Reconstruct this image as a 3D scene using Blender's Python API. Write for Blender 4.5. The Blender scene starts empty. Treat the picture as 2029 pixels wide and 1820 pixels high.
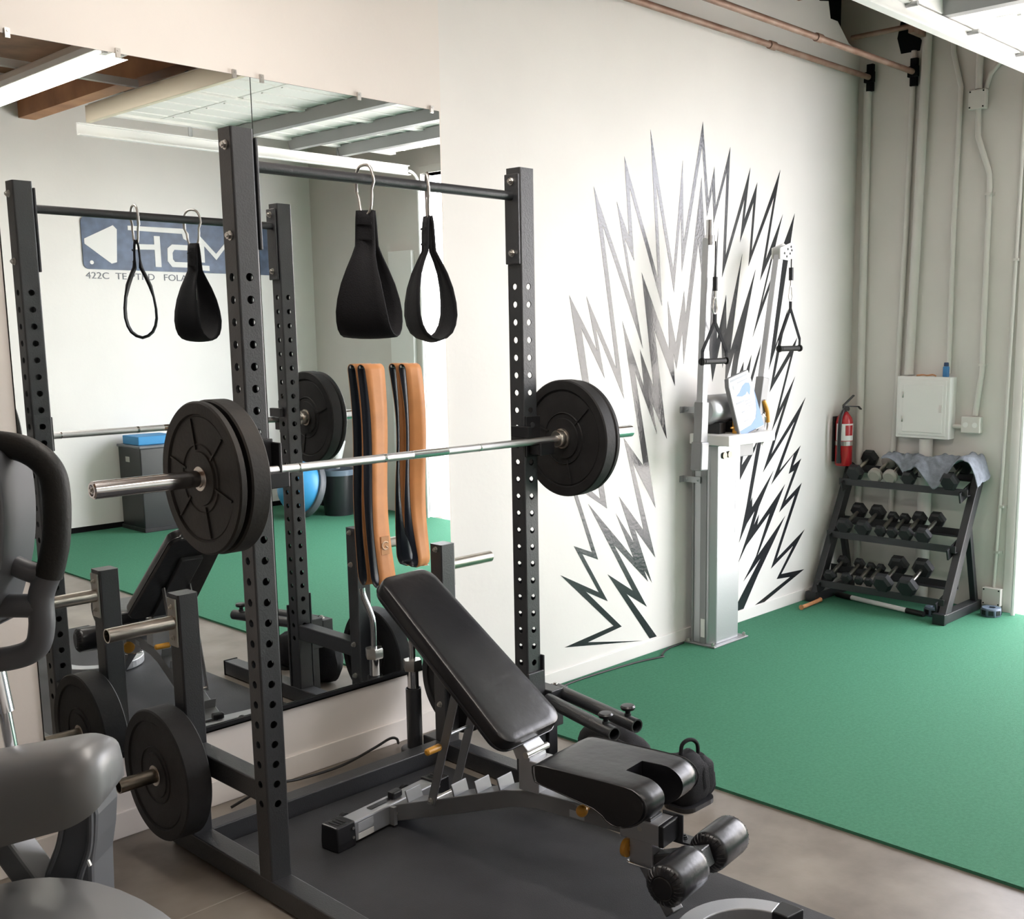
import bpy, bmesh, math, random
from mathutils import Vector, Matrix, noise
from mathutils.geometry import tessellate_polygon
random.seed(7)
PI = math.pi
S = bpy.context.scene
COL = S.collection

# ------------------------------------------------------------------ camera, light, exposure
def make_camera():
    cd = bpy.data.cameras.new('camera')
    cd.sensor_fit = 'HORIZONTAL'; cd.sensor_width = 36.0
    cd.lens = 2190.93 / 2029.0 * 36.0
    cd.shift_x = -146.6 / 2029.0; cd.shift_y = 88.3 / 2029.0
    cd.clip_start = 0.05; cd.clip_end = 300
    o = bpy.data.objects.new('camera', cd); COL.objects.link(o)
    yaw, pitch, roll = 0.829124, -0.155802, -0.007887
    f = Vector((math.sin(yaw)*math.cos(pitch), math.cos(yaw)*math.cos(pitch), math.sin(pitch)))
    r = Vector((math.cos(yaw), -math.sin(yaw), 0)); u = r.cross(f)
    r2 = math.cos(roll)*r + math.sin(roll)*u; u2 = -math.sin(roll)*r + math.cos(roll)*u
    m = Matrix((r2, u2, -f)).transposed().to_4x4()
    m.translation = Vector((-1.6348, -3.8817, 1.8384))
    o.matrix_world = m
    S.camera = o
make_camera()
S.view_settings.view_transform = 'Standard'
S.view_settings.look = 'None'
S.view_settings.gamma = 1.0
S.view_settings.use_curve_mapping = False
S.view_settings.exposure = 0.05
w = bpy.data.worlds.new('daylight_sky'); S.world = w; w.use_nodes = True
bg = w.node_tree.nodes['Background']
bg.inputs[0].default_value = (0.93, 0.925, 1.0, 1); bg.inputs[1].default_value = 13.0
sun_d = bpy.data.lights.new('sun', 'SUN'); sun_d.energy = 26.0; sun_d.angle = 0.02; sun_d.color = (1, .96, .9)
sun = bpy.data.objects.new('sun', sun_d); COL.objects.link(sun)
sun.rotation_euler = Vector((0.45, -0.35, -0.82)).to_track_quat('-Z', 'Y').to_euler()
sun.location = (9, 2, 8)
pd = bpy.data.lights.new('door_daylight_portal', 'AREA'); pd.shape = 'RECTANGLE'; pd.size = 3.3; pd.size_y = 3.48
pd.cycles.is_portal = True
po = bpy.data.objects.new('door_daylight_portal', pd); COL.objects.link(po)
po.location = (5.44, -2.92, 1.65); po.rotation_euler = (0, PI/2, 0)

# ------------------------------------------------------------------ materials
MATS = {}
def mat(name, col, rough=.5, metal=0.0, spec=.5, var=0.0, vscale=8.0, bump=0.0, bscale=60.0, coat=0.0, emit=None, es=1.0, alpha=None, trans=0.0, col2=None, detail=4.0):
    if name in MATS: return MATS[name]
    m = bpy.data.materials.new(name); m.use_nodes = True
    nt = m.node_tree; b = nt.nodes['Principled BSDF']
    b.inputs['Base Color'].default_value = (*col, 1); b.inputs['Roughness'].default_value = rough
    b.inputs['Metallic'].default_value = metal; b.inputs['Specular IOR Level'].default_value = spec
    b.inputs['Coat Weight'].default_value = coat
    b.inputs['Transmission Weight'].default_value = trans
    if emit: b.inputs['Emission Color'].default_value = (*emit, 1); b.inputs['Emission Strength'].default_value = es
    tc = None
    if var or bump or col2:
        tc = nt.nodes.new('ShaderNodeTexCoord')
    if var or col2:
        n = nt.nodes.new('ShaderNodeTexNoise'); n.inputs['Scale'].default_value = vscale; n.inputs['Detail'].default_value = detail
        nt.links.new(tc.outputs['Object'], n.inputs['Vector'])
        cr = nt.nodes.new('ShaderNodeValToRGB')
        c2 = col2 if col2 else tuple(min(1, c*(1+var)) for c in col)
        c1 = col if col2 else tuple(c*(1-var) for c in col)
        cr.color_ramp.elements[0].position = .32; cr.color_ramp.elements[1].position = .68
        cr.color_ramp.elements[0].color = (*c1, 1); cr.color_ramp.elements[1].color = (*c2, 1)
        nt.links.new(n.outputs['Fac'], cr.inputs['Fac']); nt.links.new(cr.outputs['Color'], b.inputs['Base Color'])
    if bump:
        n2 = nt.nodes.new('ShaderNodeTexNoise'); n2.inputs['Scale'].default_value = bscale; n2.inputs['Detail'].default_value = 3
        nt.links.new(tc.outputs['Object'], n2.inputs['Vector'])
        bp = nt.nodes.new('ShaderNodeBump'); bp.inputs['Strength'].default_value = bump; bp.inputs['Distance'].default_value = .01
        nt.links.new(n2.outputs['Fac'], bp.inputs['Height']); nt.links.new(bp.outputs['Normal'], b.inputs['Normal'])
    MATS[name] = m
    return m
M_WALL = mat('white_wall_paint', (.80, .785, .755), .45, spec=.35, var=.03, vscale=1.3, bump=.06, bscale=35)
M_WALL2 = mat('cream_wall_paint', (.80, .755, .71), .5, spec=.3, var=.03, vscale=1.1, bump=.06, bscale=35)
M_RWALL = mat('grey_white_wall_paint', (.69, .67, .635), .55, spec=.3, var=.04, vscale=1.5, bump=.08, bscale=20)
M_MURAL = mat('black_mural_paint', (.018, .02, .024), .22, spec=.6, bump=.12, bscale=55)
M_BLACK = mat('black_powder_coat', (.024, .026, .030), .40, spec=.85, bump=.12, bscale=190)
M_BLACKG = mat('black_gloss_plastic', (.015, .015, .017), .3, spec=.5)
M_RUB = mat('black_rubber', (.017, .017, .018), .62, spec=.35, var=.25, vscale=14, bump=.08, bscale=90)
M_RUBW = mat('worn_black_rubber', (.016, .0155, .015), .58, spec=.4, col2=(.030, .026, .021), vscale=6, bump=.1, bscale=80)
M_CHROME = mat('chrome', (.75, .75, .76), .14, metal=1)
M_STEEL = mat('brushed_steel', (.56, .53, .48), .3, metal=1, var=.1, vscale=20)
M_KNURL = mat('knurled_steel', (.74, .74, .75), .30, metal=1, bump=.25, bscale=700)
M_DARKSTEEL = mat('worn_dark_steel', (.25, .22, .18), .35, metal=1, var=.2, vscale=15)
M_ZINC = mat('zinc_bolt', (.62, .6, .57), .3, metal=1)
M_SILVER = mat('silver_paint', (.50, .51, .53), .38, metal=.75, bump=.04, bscale=120)
M_SILVER2 = mat('grey_silver_paint', (.26, .265, .27), .42, metal=.5)
M_VINYL = mat('black_vinyl', (.010, .010, .012), .3, spec=.5, bump=.1, bscale=28)
M_FABRIC = mat('black_nylon_webbing', (.010, .010, .012), .8, spec=.25, bump=.25, bscale=260)
M_ORANGE = mat('orange_latex', (.62, .27, .10), .5, spec=.4, var=.1, vscale=9)
M_NAVY = mat('black_blue_latex', (.016, .021, .031), .38, spec=.5)
M_YEL = mat('amber_plastic', (.62, .30, .035), .4, spec=.5)
M_MAT = mat('black_rubber_mat', (.030, .031, .034), .6, spec=.4, var=.18, vscale=5, bump=.18, bscale=260)
M_CONC = mat('stained_concrete', (.125, .105, .085), .42, spec=.45, col2=(.27, .24, .205), vscale=2.6, bump=.05, bscale=30, detail=8)
M_CONCOUT = mat('outdoor_concrete', (.62, .60, .56), .8, var=.06, vscale=2)
M_TURF = mat('green_turf', (.047, .170, .100), .9, spec=.15, col2=(.060, .205, .124), vscale=70, bump=.4, bscale=420)
M_WOOD = mat('brown_timber', (.34, .15, .07), .6, col2=(.55, .28, .13), vscale=3, bump=.1, bscale=20)
M_WOODD = mat('dark_roof_timber', (.28, .15, .09), .7, var=.3, vscale=4)
M_STICK = mat('tan_wood', (.50, .23, .10), .5, var=.15, vscale=25)
M_CREAM = mat('cream_paint', (.80, .72, .56), .5)
M_WHITE = mat('white_enamel', (.82, .82, .80), .4, spec=.4)
M_DOORW = mat('white_door_panel', (.86, .85, .82), .5, spec=.3)
M_STRUT = mat('galvanised_steel', (.36, .36, .36), .5, metal=.5)
M_BOXGREY = mat('grey_painted_box', (.68, .665, .63), .5, spec=.35)
M_RUST = mat('rusty_pipe', (.22, .12, .08), .6, metal=.3, col2=(.34, .24, .19), vscale=9)
M_ENAMEL = mat('black_enamel', (.020, .021, .023), .4, spec=.5)
M_DARK = mat('dark_void', (.010, .010, .011), .9, spec=.1)
M_RED = mat('red_extinguisher', (.42, .012, .018), .3, spec=.5, coat=.3)
M_PAPER = mat('white_label', (.80, .80, .78), .6)
M_BLUEL = mat('blue_label', (.18, .30, .52), .5)
M_GREYP = mat('grey_print', (.42, .44, .47), .6)
M_BLUE = mat('blue_plastic', (.03, .18, .42), .4)
M_BALL = mat('blue_vinyl', (.05, .30, .58), .35, spec=.5)
M_SIGN = mat('slate_blue_sign', (.065, .10, .17), .4, var=.3, vscale=9)
M_TOWEL = mat('grey_blue_towel', (.20, .22, .25), .9, spec=.1, var=.15, vscale=30, bump=.3, bscale=120)
M_GREYV = mat('pale_grey_vinyl', (.33, .31, .28), .6)
M_HEX = mat('dumbbell_rubber', (.020, .021, .023), .55, spec=.4)
M_MACH = mat('metallic_grey_plastic', (.19, .195, .20), .40, metal=.3, spec=.5)
M_MACHD = mat('dark_grey_plastic', (.10, .105, .115), .42, spec=.5)
M_GRIP = mat('black_foam_grip', (.016, .016, .015), .55, spec=.35, bump=.1, bscale=160)
M_MIRROR = mat('silvered_glass', (.90, .93, .93), .0, metal=1)
M_CABLE = mat('black_cable', (.012, .012, .012), .5)
M_TUBE = mat('lamp_tube', (.9, .9, .9), .4, emit=(1, .90, .78), es=1.2)

# ------------------------------------------------------------------ mesh builder
class MB:
    def __init__(self): self.bm = bmesh.new()
    def _x(self, verts, M):
        if M is not None:
            for v in verts: v.co = M @ v.co
    def box(self, a, b, M=None):
        (x0, y0, z0), (x1, y1, z1) = a, b
        v = [self.bm.verts.new(p) for p in ((x0,y0,z0),(x1,y0,z0),(x1,y1,z0),(x0,y1,z0),(x0,y0,z1),(x1,y0,z1),(x1,y1,z1),(x0,y1,z1))]
        for f in ((0,3,2,1),(4,5,6,7),(0,1,5,4),(1,2,6,5),(2,3,7,6),(3,0,4,7)): self.bm.faces.new([v[i] for i in f])
        self._x(v, M); return self
    def beam(self, p, q, wx, wz, up=(0,0,1)):
        p, q = Vector(p), Vector(q); d = (q-p); L = d.length; d.normalize()
        u = Vector(up); s = d.cross(u)
        if s.length < 1e-4: s = d.cross(Vector((0,1,0)))
        s.normalize(); u = s.cross(d)
        M = Matrix((s, d, u)).transposed().to_4x4(); M.translation = p
        return self.box((-wx/2, 0, -wz/2), (wx/2, L, wz/2), M)
    def tube(self, pts, r, seg=12, closed=False, caps=True):
        pts = [Vector(p) for p in pts]; n = len(pts)
        rs = r if isinstance(r, (list, tuple)) else [r]*n
        rings = []; prev = None
        for i, p in enumerate(pts):
            if closed: t = pts[(i+1) % n]-pts[i-1]
            else: t = pts[min(i+1, n-1)]-pts[max(i-1, 0)]
            t.normalize()
            if prev is None:
                a = Vector((0,0,1)) if abs(t.z) < .9 else Vector((1,0,0))
                s = t.cross(a).normalized()
            else:
                s = prev-t*prev.dot(t)
                s.normalize()
            prev = s; c = t.cross(s)
            rings.append([self.bm.verts.new(p+rs[i]*(math.cos(2*PI*k/seg)*s+math.sin(2*PI*k/seg)*c)) for k in range(seg)])
        m = n if closed else n-1
        for i in range(m):
            A, B = rings[i], rings[(i+1) % n]
            for k in range(seg):
                f = self.bm.faces.new((A[k], A[(k+1) % seg], B[(k+1) % seg], B[k])); f.smooth = True
        if caps and not closed:
            self.bm.faces.new(rings[0][::-1]); self.bm.faces.new(rings[-1])
        return self
    def pipe(self, p, q, ro, ri, depth, seg=28):
        # tube with an open, hollow end at q
        p, q = Vector(p), Vector(q); t = (q-p).normalized()
        s = t.cross(Vector((0,0,1)) if abs(t.z) < .9 else Vector((1,0,0))).normalized(); c = t.cross(s)
        R = [[self.bm.verts.new(o+r*(math.cos(2*PI*k/seg)*s+math.sin(2*PI*k/seg)*c)) for k in range(seg)] for o, r in ((p, ro), (q, ro), (q, ri), (q-t*depth, ri))]
        for i, (A, B) in enumerate(zip(R, R[1:])):
            for k in range(seg):
                f = self.bm.faces.new((A[k], A[(k+1) % seg], B[(k+1) % seg], B[k])); f.smooth = i != 1
        self.bm.faces.new(R[0][::-1]); self.bm.faces.new(R[3]); self.bm.normal_update(); return self
    def cyl(self, p, q, r, seg=20, r2=None): return self.tube([p, q], [r, r if r2 is None else r2], seg)
    def lathe(self, prof, org=(0,0,0), axis='x', seg=40, closed=True):
        # prof: (t along axis, radius); closed profile ring
        o = Vector(org)
        ax = {'x': (Vector((1,0,0)), Vector((0,1,0)), Vector((0,0,1))), 'y': (Vector((0,1,0)), Vector((0,0,1)), Vector((1,0,0))), 'z': (Vector((0,0,1)), Vector((1,0,0)), Vector((0,1,0)))}[axis]
        rings = []
        for t, r in prof:
            if r < 1e-5: rings.append([self.bm.verts.new(o+ax[0]*t)])
            else: rings.append([self.bm.verts.new(o+ax[0]*t+r*(math.cos(2*PI*k/seg)*ax[1]+math.sin(2*PI*k/seg)*ax[2])) for k in range(seg)])
        n = len(prof)
        for i in range(n if closed else n-1):
            A, B = rings[i], rings[(i+1) % n]
            for k in range(seg):
                a = [A[k % len(A)], A[(k+1) % seg % len(A)] if len(A) > 1 else A[0], B[(k+1) % seg] if len(B) > 1 else B[0], B[k % len(B)]]
                u = []
                for v in a:
                    if v not in u: u.append(v)
                if len(u) > 2:
                    f = self.bm.faces.new(u); f.smooth = True
        return self
    def prism(self, poly, h0, h1, axes='xy', M=None):
        # 2-D polygon swept from h0 to h1 along the third axis
        def P(a, b, c):
            return {'xy': (a, b, c), 'xz': (a, c, b), 'yz': (c, a, b)}[axes]
        A = [self.bm.verts.new(P(a, b, h0)) for a, b in poly]; B = [self.bm.verts.new(P(a, b, h1)) for a, b in poly]
        n = len(poly)
        for i in range(n): self.bm.faces.new((A[i], A[(i+1) % n], B[(i+1) % n], B[i]))
        self.bm.faces.new(A[::-1]); self.bm.faces.new(B)
        self._x(A+B, M); return self
    def sphere(self, c, r, seg=16, sc=(1,1,1)):
        n0 = len(self.bm.verts)
        bmesh.ops.create_uvsphere(self.bm, u_segments=seg, v_segments=max(6, seg//2), radius=r)
        self.bm.verts.ensure_lookup_table()
        for v in self.bm.verts[n0:]: v.co = Vector((v.co.x*sc[0], v.co.y*sc[1], v.co.z*sc[2]))+Vector(c)
        for f in self.bm.faces:
            if all(v.index >= n0 or v.index == -1 for v in f.verts): f.smooth = True
        return self
    def bolt(self, c, d, r=.011, h=.008):
        c, d = Vector(c), Vector(d).normalized()
        self.tube([c, c+d*.003], r*1.25, 14); self.tube([c+d*.003, c+d*(.003+h)], r, 6)
        self.tube([c+d*(.003+h), c+d*(.003+h+.005)], r*.55, 10); return self
OFF = {}
def clean(bm):
    bmesh.ops.remove_doubles(bm, verts=bm.verts, dist=1e-6)
    bmesh.ops.recalc_face_normals(bm, faces=bm.faces)
def obj(name, mb, m, parent=None, bevel=0.0, seg=2, smooth=False, label=None, kind=None, sol=0.0, sub=0):
    bm = mb.bm if isinstance(mb, MB) else mb
    clean(bm)
    off = OFF.get(parent.name, Vector((0,0,0))) if parent else None
    if off is None:
        xs = [v.co for v in bm.verts]
        lo = Vector((min(v.x for v in xs), min(v.y for v in xs), min(v.z for v in xs))); hi = Vector((max(v.x for v in xs), max(v.y for v in xs), max(v.z for v in xs)))
        off = Vector(((lo.x+hi.x)/2, (lo.y+hi.y)/2, lo.z))
    for v in bm.verts: v.co -= off
    me = bpy.data.meshes.new(name)
    if smooth:
        for f in bm.faces: f.smooth = True
    for ed in bm.edges:
        if len(ed.link_faces) == 2 and ed.calc_face_angle(0) > .70: ed.smooth = False
    bm.to_mesh(me); bm.free()
    for mm in (m if isinstance(m, (list, tuple)) else [m]): me.materials.append(mm)
    o = bpy.data.objects.new(name, me); COL.objects.link(o)
    if parent: o.parent = parent
    else: o.location = off
    OFF[o.name] = off
    if sol:
        md = o.modifiers.new('solid', 'SOLIDIFY'); md.thickness = sol; md.offset = 0 if sol > 0 else -1; md.thickness = abs(sol)
    if bevel:
        md = o.modifiers.new('bevel', 'BEVEL'); md.width = bevel; md.segments = seg; md.limit_method = 'ANGLE'; md.angle_limit = math.radians(40)
    if sub:
        md = o.modifiers.new('subdivision', 'SUBSURF'); md.levels = sub; md.render_levels = sub
    if label: o['label'] = label
    if kind: o['kind'] = kind
    return o
def thing(name, label, cat, loc=(0,0,0), rz=0.0, group=None, local=False):
    o = bpy.data.objects.new(name, None); COL.objects.link(o)
    o.location = loc; o.rotation_euler = (0, 0, rz); o.empty_display_size = .1
    o['label'] = label; o['category'] = cat
    if group: o['group'] = group
    OFF[o.name] = Vector((0,0,0)) if local else Vector(loc)
    return o
def tag(o, label, cat, group=None, kind=None):
    o['label'] = label; o['category'] = cat
    if group: o['group'] = group
    if kind: o['kind'] = kind
    return o
def struct(name, mb, m, parent=None, **k): return obj(name, mb, m, parent, kind=None if parent else 'structure', **k)
def copy_tree(root, loc, rot=None, label=None):
    r = root.copy(); COL.objects.link(r); r.location = loc
    if rot is not None: r.rotation_euler = rot
    if label: r['label'] = label
    for ch in list(root.children):
        c = ch.copy(); COL.objects.link(c); c.parent = r
        for g in list(ch.children):
            d = g.copy(); COL.objects.link(d); d.parent = c
    return r
def bez(pts, n=8):
    # Catmull-Rom through points
    P = [Vector(p) for p in pts]; out = []
    for i in range(len(P)-1):
        p0 = P[max(i-1, 0)]; p1 = P[i]; p2 = P[i+1]; p3 = P[min(i+2, len(P)-1)]
        for k in range(n):
            t = k/n
            out.append(.5*((2*p1)+(-p0+p2)*t+(2*p0-5*p1+4*p2-p3)*t*t+(-p0+3*p1-3*p2+p3)*t**3))
    out.append(P[-1]); return out
def rrect(w, h, r, n=5):
    out = []
    for cx, cy, a0 in ((w/2-r, h/2-r, 0), (-w/2+r, h/2-r, 90), (-w/2+r, -h/2+r, 180), (w/2-r, -h/2+r, 270)):
        for k in range(n+1):
            a = math.radians(a0+90*k/n); out.append((cx+r*math.cos(a), cy+r*math.sin(a)))
    return out
def text_mesh(body, size, depth, M, font_scale=(1, 1), mirror=False):
    cu = bpy.data.curves.new('lettering', 'FONT'); cu.body = body; cu.size = size; cu.extrude = depth
    cu.align_x = 'LEFT'
    t = bpy.data.objects.new('lettering', cu); COL.objects.link(t)
    dg = bpy.context.evaluated_depsgraph_get()
    me = bpy.data.meshes.new_from_object(t.evaluated_get(dg))
    bpy.data.objects.remove(t); bpy.data.curves.remove(cu)
    mb = MB(); mb.bm.from_mesh(me); bpy.data.meshes.remove(me)
    for v in mb.bm.verts: v.co = M @ Vector((v.co.x*font_scale[0], v.co.y*font_scale[1], v.co.z))
    return mb

# ------------------------------------------------------------------ setting
YR = -6.5            # sign wall
XB = 5.35            # wall with the open overhead door
DY0, DY1, DZ = -1.20, -4.66, 3.32
struct('floor', MB().box((-5.2, -6.7, -.2), (5.55, .15, 0)), M_CONC)
g = struct('ground', MB().box((5.56, -22, -.25), (30, 18, -.03)), M_CONCOUT)
struct('trim_6', MB().box((-4.5, -.717, 0), (1.8, -.711, .0006)), mat('joint_filler', (.34, .31, .27), .7))
# mural and mirror wall: cream panel on the left, white on the right, ragged top by the corner
struct('wall_left', MB().box((1.672, 0, 0), (XB+.15, .15, 3.62)).prism([(1.672, 3.62), (4.35, 3.62), (4.35, 4.0), (1.672, 4.0)], 0, .15, 'xz')
       .prism([(4.35, 3.62), (XB, 3.62), (XB, 3.66), (5.2, 3.69), (5.05, 3.80), (4.96, 3.80), (4.93, 3.9), (4.82, 3.88), (4.70, 3.97), (4.6, 3.95), (4.5, 4.0), (4.35, 4.0)], 0, .15, 'xz'), M_WALL)
struct('trim_1', MB().box((-5.1, -.006, 0), (1.672, .15, 4.0)), M_WALL2)
struct('baseboard_left', MB().box((1.672, -.010, 0), (XB, 0, .085)), M_WALL, bevel=.003)
struct('trim_4', MB().box((-5.1, -.016, 0), (1.672, -.006, .10)), M_WALL2, bevel=.003)
rw = MB().box((XB, DY0, 0), (XB+.15, 0.19, 4.05)).box((XB, DY1, DZ), (XB+.15, DY0, 4.05)).box((XB, YR-.15, 0), (XB+.15, DY1, 4.05))
struct('wall_right', rw, M_RWALL)
struct('wall_rear', MB().box((-5.2, YR-.15, .06), (XB, YR, 4.05)), M_WALL)
struct('baseboard_rear', MB().box((-5.1, YR-.1, 0), (XB, YR-.01, .06)), M_DARK)
struct('wall_far', MB().box((-5.25, YR, 0), (-5.1, .15, 4.05)), mat('dark_unseen_wall', (.17, .16, .15), .6, var=.05, vscale=2))  # unseen wall, colour set dark to cut bounce onto left-facing surfaces
struct('ceiling', MB().box((-5.25, YR-.15, 4.05), (XB+.15, .15, 4.2)), M_WOODD)
b = MB().box((2.42, YR+.02, 3.69), (2.56, -.02, 4.05)); struct('ceiling_beam', b, M_WOOD)
for x in (1.35, .2, -.95, -2.1, -3.25, -4.4):
    struct('ceiling_joist', MB().box((x-.045, YR+.02, 3.80), (x+.045, -.02, 4.05)), M_WOOD)
for x in (3.5, 4.5): struct('ceiling_joist', MB().box((x-.045, YR+.02, 3.82), (x+.045, -.02, 4.05)), M_WOODD)
struct('trim_2', MB().box((-5, -2.6, 3.62), (2.41, -2.55, 3.67)).box((-5, -4.3, 3.62), (2.41, -4.25, 3.67)), M_WHITE)
# door frame
j = MB().box((XB-.012, DY0-.02, 0), (XB+.15, DY0+.05, DZ)).box((XB-.012, DY1-.05, 0), (XB+.15, DY1+.02, DZ)).box((XB-.012, DY1, DZ), (XB+.15, DY0, DZ+.07))
struct('trim_3', j, M_BOXGREY, bevel=.003)
# open overhead door under the ceiling
dz, tz = 3.475, 3.40
door = struct('door_1', MB().box((2.19, DY1+.05, dz+.03), (5.0, DY0-.05, dz+.045)), M_DOORW)
secs = [(2.21, 2.72), (2.73, 3.32), (3.33, 3.92), (3.93, 4.46), (4.47, 5.0)]
for a, c in secs:
    pm = MB().box((a, DY1+.05, dz), (c, DY0-.05, dz+.028))
    for y in [DY1+.25*i for i in range(1, 14)]: pm.box((a+.02, y-.012, dz-.008), (c-.02, y+.012, dz+.002))
    struct('door_panel', pm, M_DOORW, door, bevel=.003)
for x in (3.32, 3.94, 4.44):
    struct('strut', MB().prism([(x-.05, dz-.005), (x-.03, dz-.092), (x+.03, dz-.092), (x+.05, dz-.005)], DY1+.03, -2.0 if x > 4.4 else DY0-.03, 'xz'), M_STRUT, door)
for y in (DY1+.02, -3.5, -2.34, DY0-.10): struct('stile', MB().box((2.22, y, dz-.02), (5.0, y+.075, dz)), M_DOORW, door, bevel=.002)
struct('side_rail', MB().box((2.21, DY0-.06, tz-.01), (5.05, DY0-.045, dz+.03)), M_DOORW, door, bevel=.003)
struct('bottom_rail', MB().box((2.165, DY1+.05, dz-.09), (2.205, DY0-.05, dz+.03)), M_CREAM, door, bevel=.004)
for x in (2.75, 3.55, 4.25, 4.9):
    struct('roller_bracket', MB().box((x-.05, DY0-.02, tz-.05), (x+.05, DY0+.05, tz-.02)).cyl((x, DY0-.1, tz-.035), (x, DY0+.05, tz-.035), .012, 10), M_STRUT, door)
def track(y, s):
    xs = [(2.0, tz-.07), (4.75, tz-.07)]
    m = MB().box((2.1, y-.004, tz-.11), (5.18, y+.004, tz-.02)).box((2.1, min(y, y-s*.05), tz-.112), (5.18, max(y, y-s*.05), tz-.104)).box((2.1, min(y, y-s*.03), tz-.03), (5.18, max(y, y-s*.03), tz-.022))
    arc = [Vector((5.18+.12*math.sin(t), y, tz-.065-.12+.12*math.cos(t))) for t in [PI/2*k/6 for k in range(7)]]
    m.tube(arc+[Vector((5.30, y, 0))], .014, 8)
    struct('door_track', m, M_WHITE, door)
    struct('track_hanger', MB().beam((3.0, y, tz-.02), (3.0, y, 4.05), .03, .006).beam((4.4, y, tz-.02), (4.4, y, 4.05), .03, .006), M_STRUT, door)
track(DY0-.035, 1); track(DY1+.035, -1)
struct('torsion_tube', MB().cyl((5.2, -5.0, 3.72), (5.2, -.02, 3.72), .017, 12).box((5.12, DY0+.70, 3.66), (5.28, DY0+.74, 3.80)), M_RUST, door)
# white personnel door panel beyond the overhead door
d2 = struct('door_2', MB().box((XB-.04, -5.14, 0.02), (XB-.002, -4.78, 2.62)), M_WHITE, bevel=.004)
struct('door_handle', MB().cyl((XB-.1, -4.84, 1.05), (XB-.04, -4.84, 1.05), .012).cyl((XB-.09, -4.95, 1.05), (XB-.09, -4.83, 1.05), .009), M_CHROME, d2)
# dark torn opening in the wall above the corner
tag(obj('wall_cavity', MB().prism([(-.30, 3.60), (-.43, 3.60), (-.44, 3.66), (-.40, 3.72), (-.42, 3.79), (-.29, 3.80), (-.27, 3.70)], XB-.004, XB+.0, 'yz'), M_DARK), 'dark ragged hole in the grey wall high in the corner', 'hole', kind='structure')
struct('dark_backing', MB().box((4.2, .15, 3.5), (XB+.0, .19, 4.2)), M_DARK)  # dark sheet added to stand in for shade behind the torn wall top
# ------------------------------------------------------------------ turf, mat, mirror, mural
tag(obj('artificial_turf', MB().box((1.845, YR+.02, 0), (XB-.005, -.012, .012)), M_TURF), 'green artificial turf covering the far half of the floor', 'turf')
tag(obj('rubber_mat', MB().box((.24, -3.1, 0), (1.262, -.36, .012)), M_MAT, bevel=.002), 'black rubber mat under the bench inside the rack', 'mat')
def mirror(x0, x1, label):
    t = thing('wall_mirror', label, 'mirror', ((x0+x1)/2, -.006, .32), group='tall wall mirrors behind the rack')
    obj('mirror_glass', MB().box((x0+.002, -.0125, .325), (x1-.002, -.008, 2.788)), M_MIRROR, t)
    obj('backing', MB().box((x0+.0005, -.008, .322), (x1-.0005, -.006, 2.790)), M_CABLE, t)
    obj('bottom_channel', MB().box((x0, -.020, .305), (x1, -.006, .311)).box((x0, -.020, .305), (x1, -.016, .328)), M_BLACKG, t)
    return t
ma = mirror(-.205, .735, 'left tall wall mirror pane reflecting the sign wall')
mb_ = mirror(.735, 1.660, 'right tall wall mirror pane beside the cream-white wall joint')
for p, xs in ((ma, (-.13, .23, .67)), (mb_, (.785, 1.234, 1.617))):
    for x in xs: obj('clip', MB().box((x-.008, -.016, 2.776), (x+.008, -.006, 2.806)).cyl((x, -.018, 2.798), (x, -.016, 2.798), .004, 10), M_ZINC, p)
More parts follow.
